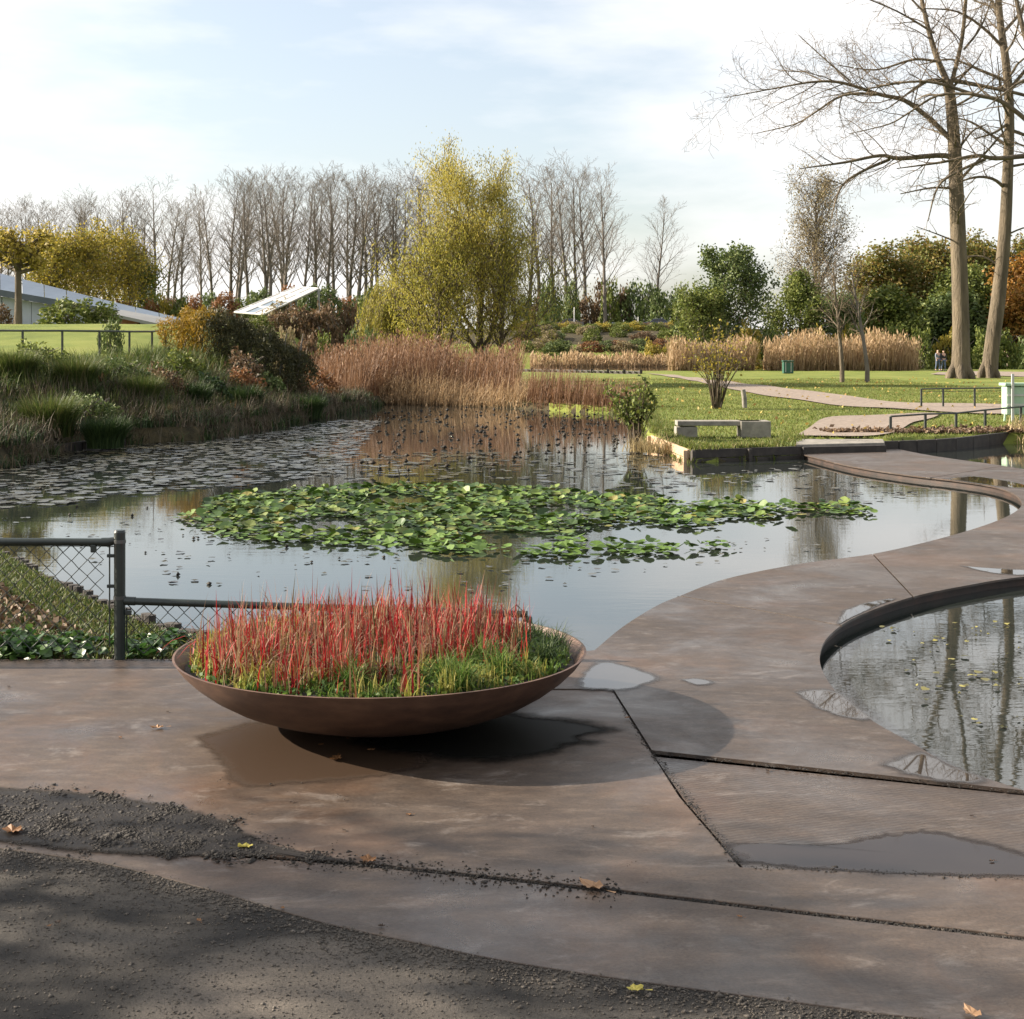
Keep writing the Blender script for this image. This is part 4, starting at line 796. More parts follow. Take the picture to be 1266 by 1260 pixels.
for k_, (px_, Y_, w_, h_, mt, lab) in enumerate([(45, 34.5, .8, .5, m_mgreen, 'rounded green bush at the top of the bank below the rail fence'), (150, 35, .7, .5, m_dgreen, 'rounded dark bush on the bank near the end of the rail fence'), (200, 35.5, .6, .6, m_brownleaf, 'rounded brown bush half way up the bank'), (110, 31.5, .7, .55, m_dgreen, 'rounded dark bush low on the bank between the grass mounds')]):
    x = (px_ - CX) / FOC * Y_; shrubobj('leafy_shrub', shrub('l', 340 + k_, 1600, w_, h_ * 1.5, .10, mt, lw=.5), mt, (x, Y_, max(tz(x, Y_), 0) - .1), label=lab, cat='shrub')
# reed bed beyond the pond
rng = np.random.default_rng(43)
def reedbed(name, n, poly, h, mat, label, wd=.018, lean=.35, plume=True, per=1):
    xs = [p[0] for p in poly]; ys = [p[1] for p in poly]; x = rng.uniform(min(xs), max(xs), n * 4); y = rng.uniform(min(ys), max(ys), n * 4); m = inpoly(poly, x, y); x, y = x[m][:n], y[m][:n]; z = np.maximum(terrain(x, y), ZW - .05); n = len(x)
    hv = 1 + .14 * np.sin(x * 1.1) + .10 * np.sin(x * 2.7 + y); hh = rng.uniform(h[0], h[1], n) * hv; az = rng.normal(.2, 1.2, n); b = np.stack([x, y, z], 1); L_ = [blades_np(rng, b, hh, wd, rng.uniform(.02, lean, n), .3, 3, .6, az)]
    L_.append(blades_np(rng, b + [0, 0, .1], hh * rng.uniform(.4, .8, n), wd * 1.3, rng.uniform(.3, 1.0, n), .8, 3))
    if plume:
        k = rng.random(n) < .6; c = b[k].copy(); lr = rng.uniform(.02, lean, k.sum()) * .6; c[:, 0] += np.cos(az[k]) * hh[k] * lr; c[:, 1] += np.sin(az[k]) * hh[k] * lr; c[:, 2] += hh[k] * .97; L_.append(leaves_np(rng, c, wd * 9, wd * 2.6, 3.0))
    return obj(name, mesh_np(name, *joinVF(L_), mats=[mat]), kind='stuff', label=label, category='reeds')
reedbed('reeds', 6500, [(-5.4, 50.5), (-4.7, 54.5), (-2.0, 53.2), (.2, 50.4), (.3, 58), (-2, 62), (-8, 62), (-7.6, 55)], (1.1, 2.1), m_reed, 'dense red brown reed bed at the head of the pond')
reedbed('reeds', 1300, [(-4.9, 53.5), (-2.0, 51.9), (.5, 49.3), (.6, 50.6), (-2, 53.4), (-4.8, 55)], (.5, 1.2), m_reedpale, 'pale bent reed stems at the front of the reed bed', lean=1.0, plume=False)
reedbed('reeds', 1500, [(.5, 49.3), (3.6, 45.3), (4.4, 45.8), (3.6, 47.2), (.6, 51)], (.6, 1.15), m_reed, 'thin fringe of brown reeds in front of the lawn', wd=.014, plume=False)
reedbed('reeds', 2600, [(20.5, 117), (33, 117.5), (33.5, 122), (21, 122)], (1.7, 3.0), m_reedpale, 'tan reed bed behind the green bin', wd=.05)
reedbed('reeds', 1500, [(12.5, 117), (19.6, 117), (20, 121), (13, 121)], (1.4, 2.5), m_reedpale, 'tan reed bed in front of the green tree', wd=.05)
reedbed('reeds', 1500, [(2, 158), (22, 160), (22, 164), (2, 163)], (.7, 1.5), m_reedpale, 'far tan reeds along the strip of water', wd=.07)
# lawn blades and the yellow leaves lying in the lawn
n = 190000; X = rng.uniform(.4, 22, n); Y = 27 + 60 * rng.random(n) ** 1.6; d = sdf(POND, X, Y); k = (d > .1) & (X < Y * .36)
gp = [[lw(985, 540), lw(1020, 519), lw(1080, 514), lw(1160, 512), lw(1130, 523), lw(1085, 541)], [lw(800, 462), lw(850, 470), lw(920, 485), lw(1000, 497), lw(1100, 507), lw(1260, 513), lw(1300, 503), lw(1120, 499), lw(1040, 489), lw(950, 478), lw(880, 470), lw(830, 464)]]
for P in gp: k &= sdf(P, X, Y) > .12
X, Y = X[k], Y[k]; V, F = blades_np(rng, np.stack([X, Y, terrain(X, Y)], 1), rng.uniform(.03, .085, len(X)), .022, rng.uniform(.1, .9, len(X)), .5, 1)
obj('lawn_grass', mesh_np('lawn_grass', V, F, mats=[m_lawnblade]), kind='stuff', label='short mown grass on the lawn beyond the pond', category='grass')
X, Y, Z = bankpts(900, (2.6, 6), (26, 46), .02, .5); field('edge_grass', m_lawnblade, X, Y, Z, (.08, .2), .02, (.2, 1.1), 12, .05, 'longer grass along the edge of the bench bank', 'grass')
n = 700; X = rng.uniform(4, 30, n); Y = 30 + 58 * rng.random(n); k = (sdf(POND, X, Y) > .2); X, Y = X[k], Y[k]; obj('lawn_leaves', mesh_np('lawn_leaves', *leaves_np(rng, np.stack([X, Y, terrain(X, Y) + .05], 1), .13, .09), mats=[leafmat('yellow lawn leaves', [(.30, .22, .05), (.38, .30, .08), (.25, .14, .05)], .3)]), kind='stuff', label='yellow fallen leaves dotted over the far lawn', category='leaves')
x = rng.uniform(6.8, 11.5, 1300); d = sdf(POND, x, np.full(1300, 30.)); y = 31.2 + rng.gamma(2, .3, 1300); k = sdf(POND, x, y) > .1; obj('leaf_drift', mesh_np('leaf_drift', *leaves_np(rng, np.stack([x[k], y[k], terrain(x[k], y[k]) + .06], 1), .13, .09), mats=[m_fallenbrown]), kind='stuff', label='brown leaves drifted along the foot of the low rail fence', category='leaves')
x = rng.uniform(11, 13, 700); y = 30.9 + rng.gamma(2, .35, 700); k = sdf(POND, x, y) > -.2; field('pond_side_grass', m_straw, x[k][:110], y[k][:110], np.maximum(terrain(x[k][:110], y[k][:110]), ZW), (.25, .55), .02, (.2, .9), 10, .1, 'straw coloured waterside grass beside the pale green stand', 'grass')

# ------------------------------------------------------------------ trees
POP = dict(seg=[9, 6, 5, 4], wob=[.025, .07, .10, .15], up=[.01, .09, .07, .03], tip=[.12, .12, .2, .4], n=[24, 7, 5], t0=[.22, .2, .2], ang=[33, 34, 34], ratio=[.34, .42, .5], fall=[.62, .5, .5], rl=[1, .09, .038, .024], rmin=.013, sides=[7, 4, 3, 3])
def popform(seed, H_=24., lean=0):
    r_ = np.random.default_rng(seed); P = dict(POP); P['ang'] = [r_.uniform(26, 38), 34, 34]; P['n'] = [int(r_.integers(20, 30)), 7, 5]; P['t0'] = [r_.uniform(.18, .32), .2, .2]
    return tree(r_, P, H_, .30)[0]
pops = []
for s_ in range(7):
    o = popform(s_ * 13 + 5); e = empty('bare_poplar', (0, 0, 0), label='x', cat='tree', group='row of bare poplars on the far dyke')
    obj('trunk', mesh_np('trunk', *tubes_np(o[0] + o[1]), True, [m_barkfar]), e); obj('crown', mesh_np('crown', *tubes_np(o[2]), False, [m_twig]), e); pops.append(e)
rg = random.Random(77); first = [True] * 7
def base_at(px_, Y_): x = (px_ - CX) / FOC * Y_; return (x, Y_, tz(x, Y_) - .15)
def putpop(px_, ytop, Y_, lab):
    k = rg.randrange(7); loc = base_at(px_, Y_); s_ = (EYE + (HZ - ytop) / FOC * Y_ - loc[2]) / 25.6; sx = s_ * rg.uniform(1.2, 1.6)
    if first[k]: o = pops[k]; first[k] = False
    else: o = copy(pops[k])
    o.location = loc; o.rotation_euler = (0, 0, rg.uniform(0, 6.28)); o.scale = (sx, sx, s_); o.rotation_euler = (rg.uniform(-.03, .03), rg.uniform(-.035, .035), rg.uniform(0, 6.28)); o['label'] = lab
row = [(-8, 262), (10, 255), (28, 258), (48, 250), (66, 254), (84, 248), (101, 250), (118, 245), (135, 247), (152, 240), (170, 243), (186, 238), (204, 244), (226, 250), (262, 232), (280, 222), (296, 220), (309, 219), (322, 221), (334, 217), (347, 220), (360, 218), (374, 216), (388, 221), (402, 214), (415, 219), (428, 217), (441, 222), (455, 220), (468, 228), (482, 234), (497, 226), (512, 222), (528, 219), (544, 224), (556, 226)]
for px_, yt in row: putpop(px_ + rg.uniform(-6, 6), yt + rg.uniform(-7, 9), rg.uniform(228, 262), 'bare grey poplar in the long row left of the golden willow' if False else 'bare slender poplar in the long row behind the low roofs')
for px_ in range(-4, 560, 36): putpop(px_ + rg.uniform(-7, 7), np.interp(px_, [0, 190, 260, 300, 560], [262, 246, 238, 226, 228]) + rg.uniform(-6, 12), rg.uniform(268, 300), 'bare slender poplar in the long row behind the low roofs')
for px_, yt, Y_ in [(652, 224, 236), (668, 214, 240), (684, 212, 232), (700, 215, 226), (712, 209, 238), (724, 218, 230)]: putpop(px_, yt, Y_, 'bare poplar in the group right behind the golden willow')
putpop(748, 214, 216, 'wide forked bare poplar standing by the road with the cars'); putpop(810, 252, 224, 'shorter bare poplar standing apart above the dark blue car')
for k in range(7):
    if first[k]: bpy.data.objects.remove(pops[k])

# broadleaf trees
BRD = dict(seg=[7, 6, 5, 4], wob=[.05, .10, .14, .2], up=[.02, .06, .03, -.01], tip=[.25, .2, .25, .4], n=[13, 7, 5], t0=[.18, .2, .2], ang=[46, 42, 45], ratio=[.52, .5, .5], fall=[.6, .45, .4], rl=[1, .12, .05, .025], rmin=.012, sides=[8, 5, 4, 3])
def leafy(name, seed, H_, r0, P, mat, nl, ls, lw, jit, loc, rz=0, sc=1, wood=None, hang=False, drop=None, **k):
    r_ = np.random.default_rng(seed); out, tips = tree(r_, P, H_, r0)
    idx = r_.integers(0, len(tips), nl); c = tips[idx] + r_.normal(0, jit, (nl, 3))
    if drop: c[:, 2] -= np.abs(r_.normal(0, drop, nl))
    cl_ = leaves_np(r_, c, ls, ls * lw, 0, hang)
    return treeobj(name, out[0] + out[1] + out[2], wood or m_bark, cl_, mat, loc, rz, sc, **k)
WIL = dict(BRD, n=[16, 9, 6], t0=[.10, .15, .1], ang=[34, 32, 40], up=[.03, .10, .04, -.06], ratio=[.56, .5, .5], fall=[.55, .4, .4])
x, y, z = base_at(592, 74); leafy('golden_willow', 5, 10.2, .26, WIL, m_willow, 46000, .16, .26, .26, (x, y, z), 1.0, (.98, .98, .88), drop=.5, hang=True, label='tall golden willow with airy leaves behind the reed bed', cat='tree')
x, y, z = base_at(548, 72); leafy('golden_willow', 8, 6.6, .16, WIL, m_weep, 15000, .16, .26, .24, (x, y, z), .3, (1.25, 1.25, .95), drop=.4, hang=True, label='shorter yellow green willow at the foot of the tall golden one', cat='tree')
x, y, z = base_at(622, 73); leafy('golden_willow', 9, 7.5, .16, WIL, m_weep, 11000, .16, .26, .24, (x, y, z), .3, (1.0, 1.0, .95), drop=.4, hang=True, label='yellow green willow stem beside the right of the tall golden one' if False else 'slim yellow green willow between the golden willow and the road', cat='tree')
# weeping willow
def weeping(name, loc, seed, H_, rad, **k):
    r_ = np.random.default_rng(seed); P = [(np.array([(0, 0, -.2), (.05, 0, H_ * .3), (0, .05, H_ * .55), (.1, 0, H_ * .8)]), np.array([.25, .2, .14, .06]), 8)]; cc = []
    for i in range(26):
        a = r_.uniform(0, 6.28); h0 = H_ * r_.uniform(.35, .75); ro = rad * r_.uniform(.4, 1); top = H_ * r_.uniform(.8, 1.0) * (1 - .25 * (ro / rad) ** 2)
        q = np.array([(0, 0, h0), (math.cos(a) * ro * .45, math.sin(a) * ro * .45, (h0 + top) / 2 + .3), (math.cos(a) * ro * .8, math.sin(a) * ro * .8, top), (math.cos(a) * ro, math.sin(a) * ro, top - .3)]); P.append((q, np.array([.07, .05, .03, .015]), 5))
        for j in range(34):
            t = r_.uniform(.35, 1) * 3; i0 = min(int(t), 2); p = q[i0] + (q[i0 + 1] - q[i0]) * (t - i0) + r_.normal(0, .16, 3); ln = r_.uniform(.3, .85) * (p[2] - .4); s_ = np.linspace(0, 1, 5)[:, None]
            st_ = p + s_ * np.array([math.cos(a) * .18, math.sin(a) * .18, -1]) * ln + r_.normal(0, .03, (5, 3)); P.append((st_, np.full(5, .006), 3)); n_ = int(ln * 13); tt = r_.uniform(0, 1, n_); cc.append(p + tt[:, None] * np.array([math.cos(a) * .18, math.sin(a) * .18, -1]) * ln + r_.normal(0, .05, (n_, 3)))
    return treeobj(name, P, m_bark, leaves_np(r_, np.concatenate(cc), .17, .04, 0, True), m_weep, loc, **k)
x, y, z = base_at(488, 80); weeping('weeping_willow', (x, y, z), 4, 6.4, 2.0, label='weeping willow with hanging yellow strands beside the golden willow', cat='tree')
# yellow trees behind the white building
for k, (px_, yt, s_) in enumerate([(60, 292, 1), (88, 284, 2), (112, 287, 3), (138, 284, 4), (160, 292, 5), (178, 318, 6)]):
    Y_ = 112 + k * 2.5; loc = base_at(px_, Y_); H_ = EYE + (HZ - yt) / FOC * Y_ - loc[2]
    leafy('yellow_tree', 20 + s_, H_ * .84, .16, dict(BRD, ang=[36, 40, 45]), m_yellow if k < 3 else (m_mgreen if k == 5 else m_yellow), 4000, .24, .6, .35, loc, k, .98, label='yellow olive tree in the clump behind the white building' if k < 5 else 'greener tree at the end of the yellow clump', cat='tree', group='clump of yellowing trees' if k < 5 else None)
# pollarded plane on the lawn
def pollard(loc):
    r_ = np.random.default_rng(3); P = [(np.array([(0, 0, -.2), (.02, 0, 1.2), (0, .02, 2.3), (.05, 0, 3.2), (.1, 0, 3.6)]), np.array([.19, .145, .13, .15, .13]), 9)]; cc = []
    for i in range(16):
        a = i * 2.4; z0 = 2.3 + 1.2 * (i / 15); ro = r_.uniform(.75, 1.15); e_ = np.array([math.cos(a) * ro, math.sin(a) * ro, z0 + r_.uniform(.1, .5)]); P.append((np.array([(0, 0, z0), e_ * [.5, .5, 0] + [0, 0, z0 + .1], e_, e_ + [0, 0, .12]]), np.array([.1, .08, .07, .10]), 6))
        for j in range(11): d = r_.normal(size=3); d[2] = abs(d[2]); d /= np.linalg.norm(d); l_ = r_.uniform(.3, .65); P.append((np.array([e_, e_ + d * l_ * .5, e_ + d * l_]), np.array([.02, .012, .006]), 3)); cc += [e_ + d * l_ * t for t in r_.uniform(.3, 1.1, 12)]
    cc = np.array(cc); cc += r_.normal(0, .12, cc.shape); treeobj('pollarded_tree', P, m_bark, leaves_np(r_, cc, .17, .13), m_lime, loc, label='pollarded tree with knobbly limbs and pale yellow leaves on the lawn', cat='tree')
pollard(base_at(22, 60))
# right hand trees
CRN = dict(BRD, n=[16, 8, 6], t0=[.12, .2, .2], ang=[50, 45, 45])
def byH(px_, yt, Y_): loc = base_at(px_, Y_); return loc, EYE + (HZ - yt) / FOC * Y_ - loc[2]
loc, H_ = byH(898, 305, 132); leafy('green_tree', 41, H_ * .82, .22, CRN, m_dgreen, 15000, .30, .6, .3, loc, 0, (.95, .95, 1), label='dark green bushy tree with pale trunk behind the tan reeds', cat='tree')
loc, H_ = byH(862, 345, 128); leafy('green_tree', 42, H_ * .8, .18, CRN, m_mgreen, 8000, .28, .6, .3, loc, 0, .95, label='lower green tree next to the dark green bushy tree', cat='tree')
loc, H_ = byH(1008, 218, 140); leafy('tall_grey_tree', 43, H_ * .88, .32, dict(BRD, n=[24, 10, 7], t0=[.25, .1, .1], ang=[27, 34, 40], up=[.02, .07, .03, -.05], ratio=[.36, .5, .5], fall=[.5, .4, .3]), m_tan, 12500, .22, .45, .35, loc, 0, (.95, .95, 1), wood=m_barkfar, drop=.4, label='tall narrow grey tree almost bare of leaves', cat='tree')
loc, H_ = byH(985, 330, 136); leafy('green_tree', 44, H_ * .85, .2, CRN, m_mgreen, 10000, .3, .6, .35, loc, 0, .9, label='olive green tree at the foot of the tall grey tree', cat='tree')
loc, H_ = byH(1038, 350, 133); leafy('green_tree', 45, H_ * .85, .18, CRN, m_dgreen, 8000, .3, .6, .35, loc, 0, .85, label='dark tree behind the two saplings', cat='tree')
for k, (px_, yt, Y_, mt, sx, lab) in enumerate([(1092, 315, 150, m_autumn, .9, 'green and brown autumn tree left of the big bare trunk' if False else 'green and brown autumn tree behind the thin sapling'), (1130, 288, 155, m_autumn, 1.0, 'tall autumn tree turning yellow behind the big bare tree'), (1160, 330, 146, m_mgreen, .9, 'green tree behind the walking pair'), (1204, 300, 158, m_autumn, .95, 'autumn tree filling the gap between the two big trunks'), (1222, 352, 145, m_mgreen, .9, 'low green tree behind the leaning big trunk'),
                                            (1262, 296, 156, m_autumn, 1.0, 'yellowing tree beyond the leaning big trunk'), (1290, 320, 140, m_orange, 1.0, 'bright orange beech tree beside the far footpath'), (1070, 385, 142, m_rust, .9, 'low russet tree behind the saplings'), (1110, 365, 140, m_mgreen, 1, 'dense green bushy tree above the tan reeds'), (1185, 370, 141, m_dgreen, 1.1, 'dark bushy tree right behind the big bare trunk')]):
    loc, H_ = byH(px_, yt, Y_); leafy('autumn_tree', 60 + k, H_ * .82, .2, CRN, mt, 15000, .34, .66, .45, loc, k, (sx * 1.25, sx * 1.25, 1.0), label=lab, cat='tree')
# shrubs and undergrowth of the far side
SH = {n_: (shrub('s', 200 + i, 1500, 1.6, 2.2, .26, None), mt) for i, (n_, mt) in enumerate([('dg', m_dgreen), ('mg', m_mgreen), ('br', m_brownleaf), ('ru', m_rust), ('ye', m_yellow), ('tan', m_tan)])}
SHM = {}
for n_, (dt, mt) in SH.items(): SHM[n_] = (mesh_np('stems', *dt[0], True, [m_barkfar]), mesh_np('foliage', *dt[1], False, [mt]))
WORD = dict(dg='dark green', mg='mid green', br='brown', ru='russet', ye='yellowing', tan='pale tan')
def putshrub(kind, px_, ytop, Y_, wpx, where, grp='undergrowth shrubs of the far bank'):
    loc = base_at(px_, Y_); h_ = EYE + (HZ - ytop) / FOC * Y_ - loc[2]; e = empty('shrub', loc, rg.uniform(0, 6), label=WORD[kind] + ' leafy shrub ' + where, cat='shrub', group=grp)
    s_ = wpx / FOC * Y_ / 3.2; e.scale = (s_, s_, max(h_, 1.3) / 2.4); obj('stems', SHM[kind][0], e); obj('foliage', SHM[kind][1], e)
for px_ in range(190, 470, 17): putshrub(rg.choice(['dg', 'dg', 'br', 'mg', 'ru']), px_ + rg.uniform(-5, 5), rg.uniform(346, 368), rg.uniform(200, 215), rg.uniform(26, 40), 'along the foot of the poplar row')
for px_ in range(650, 850, 15): putshrub(rg.choice(['dg', 'dg', 'mg', 'br']), px_ + rg.uniform(-5, 5), rg.uniform(338, 372), rg.uniform(212, 226), rg.uniform(26, 42), 'beyond the raised road')
for px_ in range(655, 860, 15): putshrub(rg.choice(['mg', 'br', 'ru', 'tan', 'ye', 'dg']), px_ + rg.uniform(-5, 5), rg.uniform(410, 428), rg.uniform(166, 171), rg.uniform(24, 38), 'on the slope below the road')
for px_ in range(640, 860, 6): putshrub(rg.choice(['mg', 'br', 'tan', 'ye', 'dg', 'mg']), px_ + rg.uniform(-5, 5), rg.uniform(404, 411), rg.uniform(176, 199), rg.uniform(22, 34), 'just under the road edge')
for px_ in range(345, 470, 20): putshrub(rg.choice(['br', 'br', 'tan', 'mg']), px_ + rg.uniform(-5, 5), rg.uniform(362, 400), rg.uniform(92, 104), rg.uniform(40, 56), 'between the glass roof and the weeping willow')
for px_ in range(930, 1280, 26): putshrub(rg.choice(['dg', 'mg', 'mg', 'ye']), px_ + rg.uniform(-8, 8), rg.uniform(395, 412), rg.uniform(124, 130), rg.uniform(34, 50), 'under the trees behind the tan reeds')
for px_, w_ in [(85, 84), (128, 50)]: putshrub('mg', px_, 366 if px_ < 100 else 372, 62 + px_ * .02, w_, 'on the lawn before the white building' if px_ < 100 else 'beside the bigger one before the white building', 'shrubs before the white building')
putshrub('dg', 137, 412, 44, 34, 'low behind the rail fence', 'shrubs before the white building'); putshrub('br', 0, 372, 70, 40, 'against the white wall', 'shrubs before the white building')
for px_, kd in [(190, 'ru'), (150, 'ru'), (205, 'ye'), (222, 'mg')]: putshrub(kd, px_, 362 if kd != 'ru' else 368, 120, 34, 'beyond the low canopy building', 'shrubs beyond the low building')
putshrub('dg', 435, 400, 66, 30, 'clipped dark at the back of the reed bed', 'shrubs behind the reeds'); putshrub('dg', 455, 398, 70, 30, 'clipped dark at the back of the reed bed', 'shrubs behind the reeds')
# leafy twiggy bush at the bank end, multi-stem shrub by the bench, post
def twiggy(name, loc, seed, n, h, sp, nl, ls, mat, **k):
    r_ = np.random.default_rng(seed); P = []; cc = []
    for i in range(n):
        a = r_.uniform(0, 6.28); o_ = r_.uniform(.1, 1) * sp; hh = h * r_.uniform(.55, 1.05); q = np.array([(math.cos(a) * .1, math.sin(a) * .1, -.1), (math.cos(a) * o_ * .3, math.sin(a) * o_ * .3, hh * .4), (math.cos(a) * o_ * .7, math.sin(a) * o_ * .7, hh * .75), (math.cos(a) * o_, math.sin(a) * o_, hh)]); q[1:] += r_.normal(0, .04, (3, 3)); P.append((q, np.array([.016, .013, .009, .004]), 4)); cc += [q[2] + (q[3] - q[2]) * t for t in r_.uniform(-.6, 1, nl)]
        for j in range(4): t = r_.uniform(.3, 1); p = q[1] + (q[3] - q[1]) * t; d = r_.normal(size=3) * .5 + [0, 0, .5]; l_ = r_.uniform(.15, .4) * h * .5; P.append((np.array([p, p + d * l_ * .5, p + d * l_]), np.array([.006, .004, .003]), 3)); cc += [p + d * l_ * u for u in r_.uniform(.3, 1, nl // 2)]
    cc = np.array(cc) + r_.normal(0, .04, (len(cc), 3)); e = empty(name, loc, **k); obj('stems', mesh_np('stems', *tubes_np(P), True, [m_dryblade]), e); obj('foliage', mesh_np('foliage', *leaves_np(r_, cc, ls, ls * .65), mats=[mat]), e); return e
x, y = Wp(787, 556); twiggy('waterside_bush', (x, y, -.1), 3, 34, 1.35, .65, 10, .10, m_mgreen, label='sparse leafy bush leaning over the water at the bank end', cat='shrub')
x, y = W(795, 556, 0)[:2]; field('brown_tuft', m_straw, np.array([x, x + .2, x + .35, x - .1]), np.array([y, y - .2, y - .35, y + .2]), np.full(4, -.05), (.3, .55), .014, (.3, 1.2), 70, .14, 'dry brown grass tuft hanging over the pale planks', 'grass')
x, y = W(886, 505, ZL)[:2]; twiggy('bare_shrub', (x, y, ZL), 5, 46, 2.4, 1.15, 5, .10, m_yellow, label='upright many stemmed shrub with few leaves behind the bench', cat='shrub')
x, y = W(921, 504, ZL)[:2]; m = MB(); m.tube([(0, 0, -.2), (-.02, 0, .3), (-.06, 0, .56)], [.085, .08, .075], 10); m.obj('wooden_post', m_concrete, loc=(x, y, ZL), smooth=True, label='short leaning wooden post beside the bare shrub', category='post')
for px_, yt, lab, s_ in [(1041, 300, 'dark slender sapling on the lawn', 1), (1072, 305, 'pale slender sapling beside the dark one', 2)]:
    x, y = W(px_, 473, ZL)[:2]; r_ = np.random.default_rng(s_); H_ = (473 - yt) / FOC * y * .98
    o, tp = tree(r_, dict(BRD, n=[15, 6, 4], t0=[.38, .2, .2], ang=[32, 35, 40], ratio=[.3, .5, .5], rmin=.008), H_ * .88, .15); e = empty('sapling', (x, y, ZL - .05), label=lab, cat='tree')
    obj('trunk', mesh_np('trunk', *tubes_np(o[0] + o[1]), True, [m_bark if s_ == 1 else m_barkfar]), e); obj('crown', mesh_np('crown', *tubes_np(o[2]), False, [m_bigtwig]), e)

# two big bare trees on the lawn
BIG = dict(seg=[8, 7, 6, 5, 4], wob=[.04, .10, .16, .2, .24], up=[.01, .03, .03, .015, .0], tip=[.3, .25, .2, .3, .5], n=[4, 1.2, 2.3, 3.4], perm=[1, 2, 3], t0=[.5, .22, .15, .15], ang=[55, 46, 46, 50], ratio=[.3, .42, .42, .5], fall=[.5, .6, .5, .4], rl=[1, .13, .042, .019, .012], rmin=.0085, sides=[12, 8, 5, 3, 3])
def bigtree(name, Y_, trunk, limbs, seed, label):
    r_ = np.random.default_rng(seed); bx = (trunk[0][0] - CX) / FOC * Y_; z0 = tz(bx, Y_); out = {0: [], 1: [], 2: []}; tips = []
    def pt(a, dy=0): p = D(a[0], a[1], Y_); return np.array([p[0] - bx, dy, p[2] - z0])
    def smooth(L, dys, per=4): return np.array(catmull([tuple(pt(a, d)) for a, d in zip(L, dys)], per))
    rad = lambda L, n_: np.interp(np.linspace(0, len(L) - 1, n_), np.arange(len(L)), [a[2] * .76 / FOC * Y_ for a in L])
    q = smooth(trunk, [0] * len(trunk)); rr = rad(trunk, len(q)); out[0].append((q, rr, 16))
    for an in np.arange(6) * 1.05 + .3: d = np.array([math.cos(an), math.sin(an), 0]); out[0].append((np.array([d * rr[0] * .4 + [0, 0, 1.1], d * rr[0] * 1.0 + [0, 0, .25], d * rr[0] * 1.4 + [0, 0, -.12]]), np.array([.2, .3, .12]) * rr[0] / .75, 7))
    for L, dep in limbs:
        dy = np.linspace(0, dep, len(L)); q = smooth(L, dy); rr = rad(L, len(q)) * .8; grow(r_, None, None, 0, rr, 1, BIG, out, tips, pts=q)
    for i in range(9):                              # limbs towards and away from the viewer
        t = .55 + .42 * (i / 8) + r_.uniform(-.03, .03); f = t * (len(out[0][0][0]) - 1); k0 = min(int(f), len(out[0][0][0]) - 2); p = out[0][0][0][k0] + (out[0][0][0][k0 + 1] - out[0][0][0][k0]) * (f - k0)
        a = r_.choice([1.57, -1.57]) + r_.normal(0, .55); d = np.array([math.cos(a), math.sin(a), r_.uniform(.1, .7)]); d /= np.linalg.norm(d); grow(r_, p, d, r_.uniform(3, 5.5), .09, 1, BIG, out, tips)
    e = empty(name, (bx, Y_, z0 - .05), label=label, cat='tree'); obj('trunk', mesh_np('trunk', *tubes_np(out[0] + out[1]), True, [m_bark]), e); obj('crown', mesh_np('crown', *tubes_np(out[2]), False, [m_bigtwig]), e); return e
T1 = [(1187, 472, 18), (1188, 440, 14.5), (1188, 400, 13.5), (1186, 330, 12.8), (1183, 250, 12), (1180, 180, 10.3), (1175, 120, 8.6), (1171, 98, 8.5)]
L1 = [([(1171, 100, 7), (1160, 70, 6), (1150, 30, 5), (1141, -20, 4), (1130, -90, 2)], 1.0), ([(1177, 100, 5), (1187, 50, 4.2), (1190, 0, 3.8), (1195, -70, 2)], -1.0), ([(1176, 98, 5), (1215, 108, 4), (1262, 121, 3.4), (1310, 140, 1.5)], -1.5),
      ([(1181, 205, 7), (1168, 192, 5.6), (1110, 196, 4.6), (1085, 193, 3.6), (1040, 202, 2.6), (985, 210, 1)], -1.0), ([(1100, 196, 3.4), (1062, 213, 2.8), (1035, 233, 2.2), (1020, 275, 1)], -1.5), ([(1176, 172, 6), (1150, 145, 5.2), (1120, 122, 4.6), (1090, 114, 4), (1045, 99, 3.2), (1010, 97, 2.4), (965, 104, 1.6), (898, 116, .7)], 1.2),
      ([(1084, 115, 3.2), (1045, 115, 2.6), (1010, 136, 2), (988, 148, 1.5), (942, 158, .7)], 2.0), ([(1170, 99, 4), (1145, 100, 3.2), (1120, 116, 2.2), (1095, 135, 1)], -1.0), ([(1160, 75, 3), (1130, 72, 2.6), (1085, 84, 1.8), (1040, 78, 1)], .5), ([(1052, 100, 2), (1020, 70, 1.4), (990, 40, .8)], .6), ([(1155, 40, 2.6), (1110, 12, 1.8), (1060, -10, 1)], .4), ([(1180, 232, 3), (1150, 232, 2), (1110, 240, 1)], -.6), ([(1188, 220, 3), (1215, 190, 2.4), (1240, 160, 1.2)], -.7), ([(1186, 182, 2.6), (1205, 160, 2), (1225, 150, 1)], .8), ([(1182, 298, 2), (1160, 290, 1.4), (1130, 280, .7)], -.5), ([(1192, 60, 2.5), (1215, 30, 2), (1235, -20, 1)], .5), ([(1148, 20, 2.4), (1100, -30, 1.8), (1040, -45, .8)], 1)]
bigtree('bare_tree', 88., T1, L1, 5, 'big bare tree with a straight upright trunk and wide drooping limbs')
T2 = [(1222, 473, 14), (1226, 430, 12), (1234, 370, 11.5), (1242, 290, 10), (1246, 210, 8.6), (1248, 140, 7.6), (1244, 80, 6.6), (1236, 20, 5.6), (1231, -60, 4)]
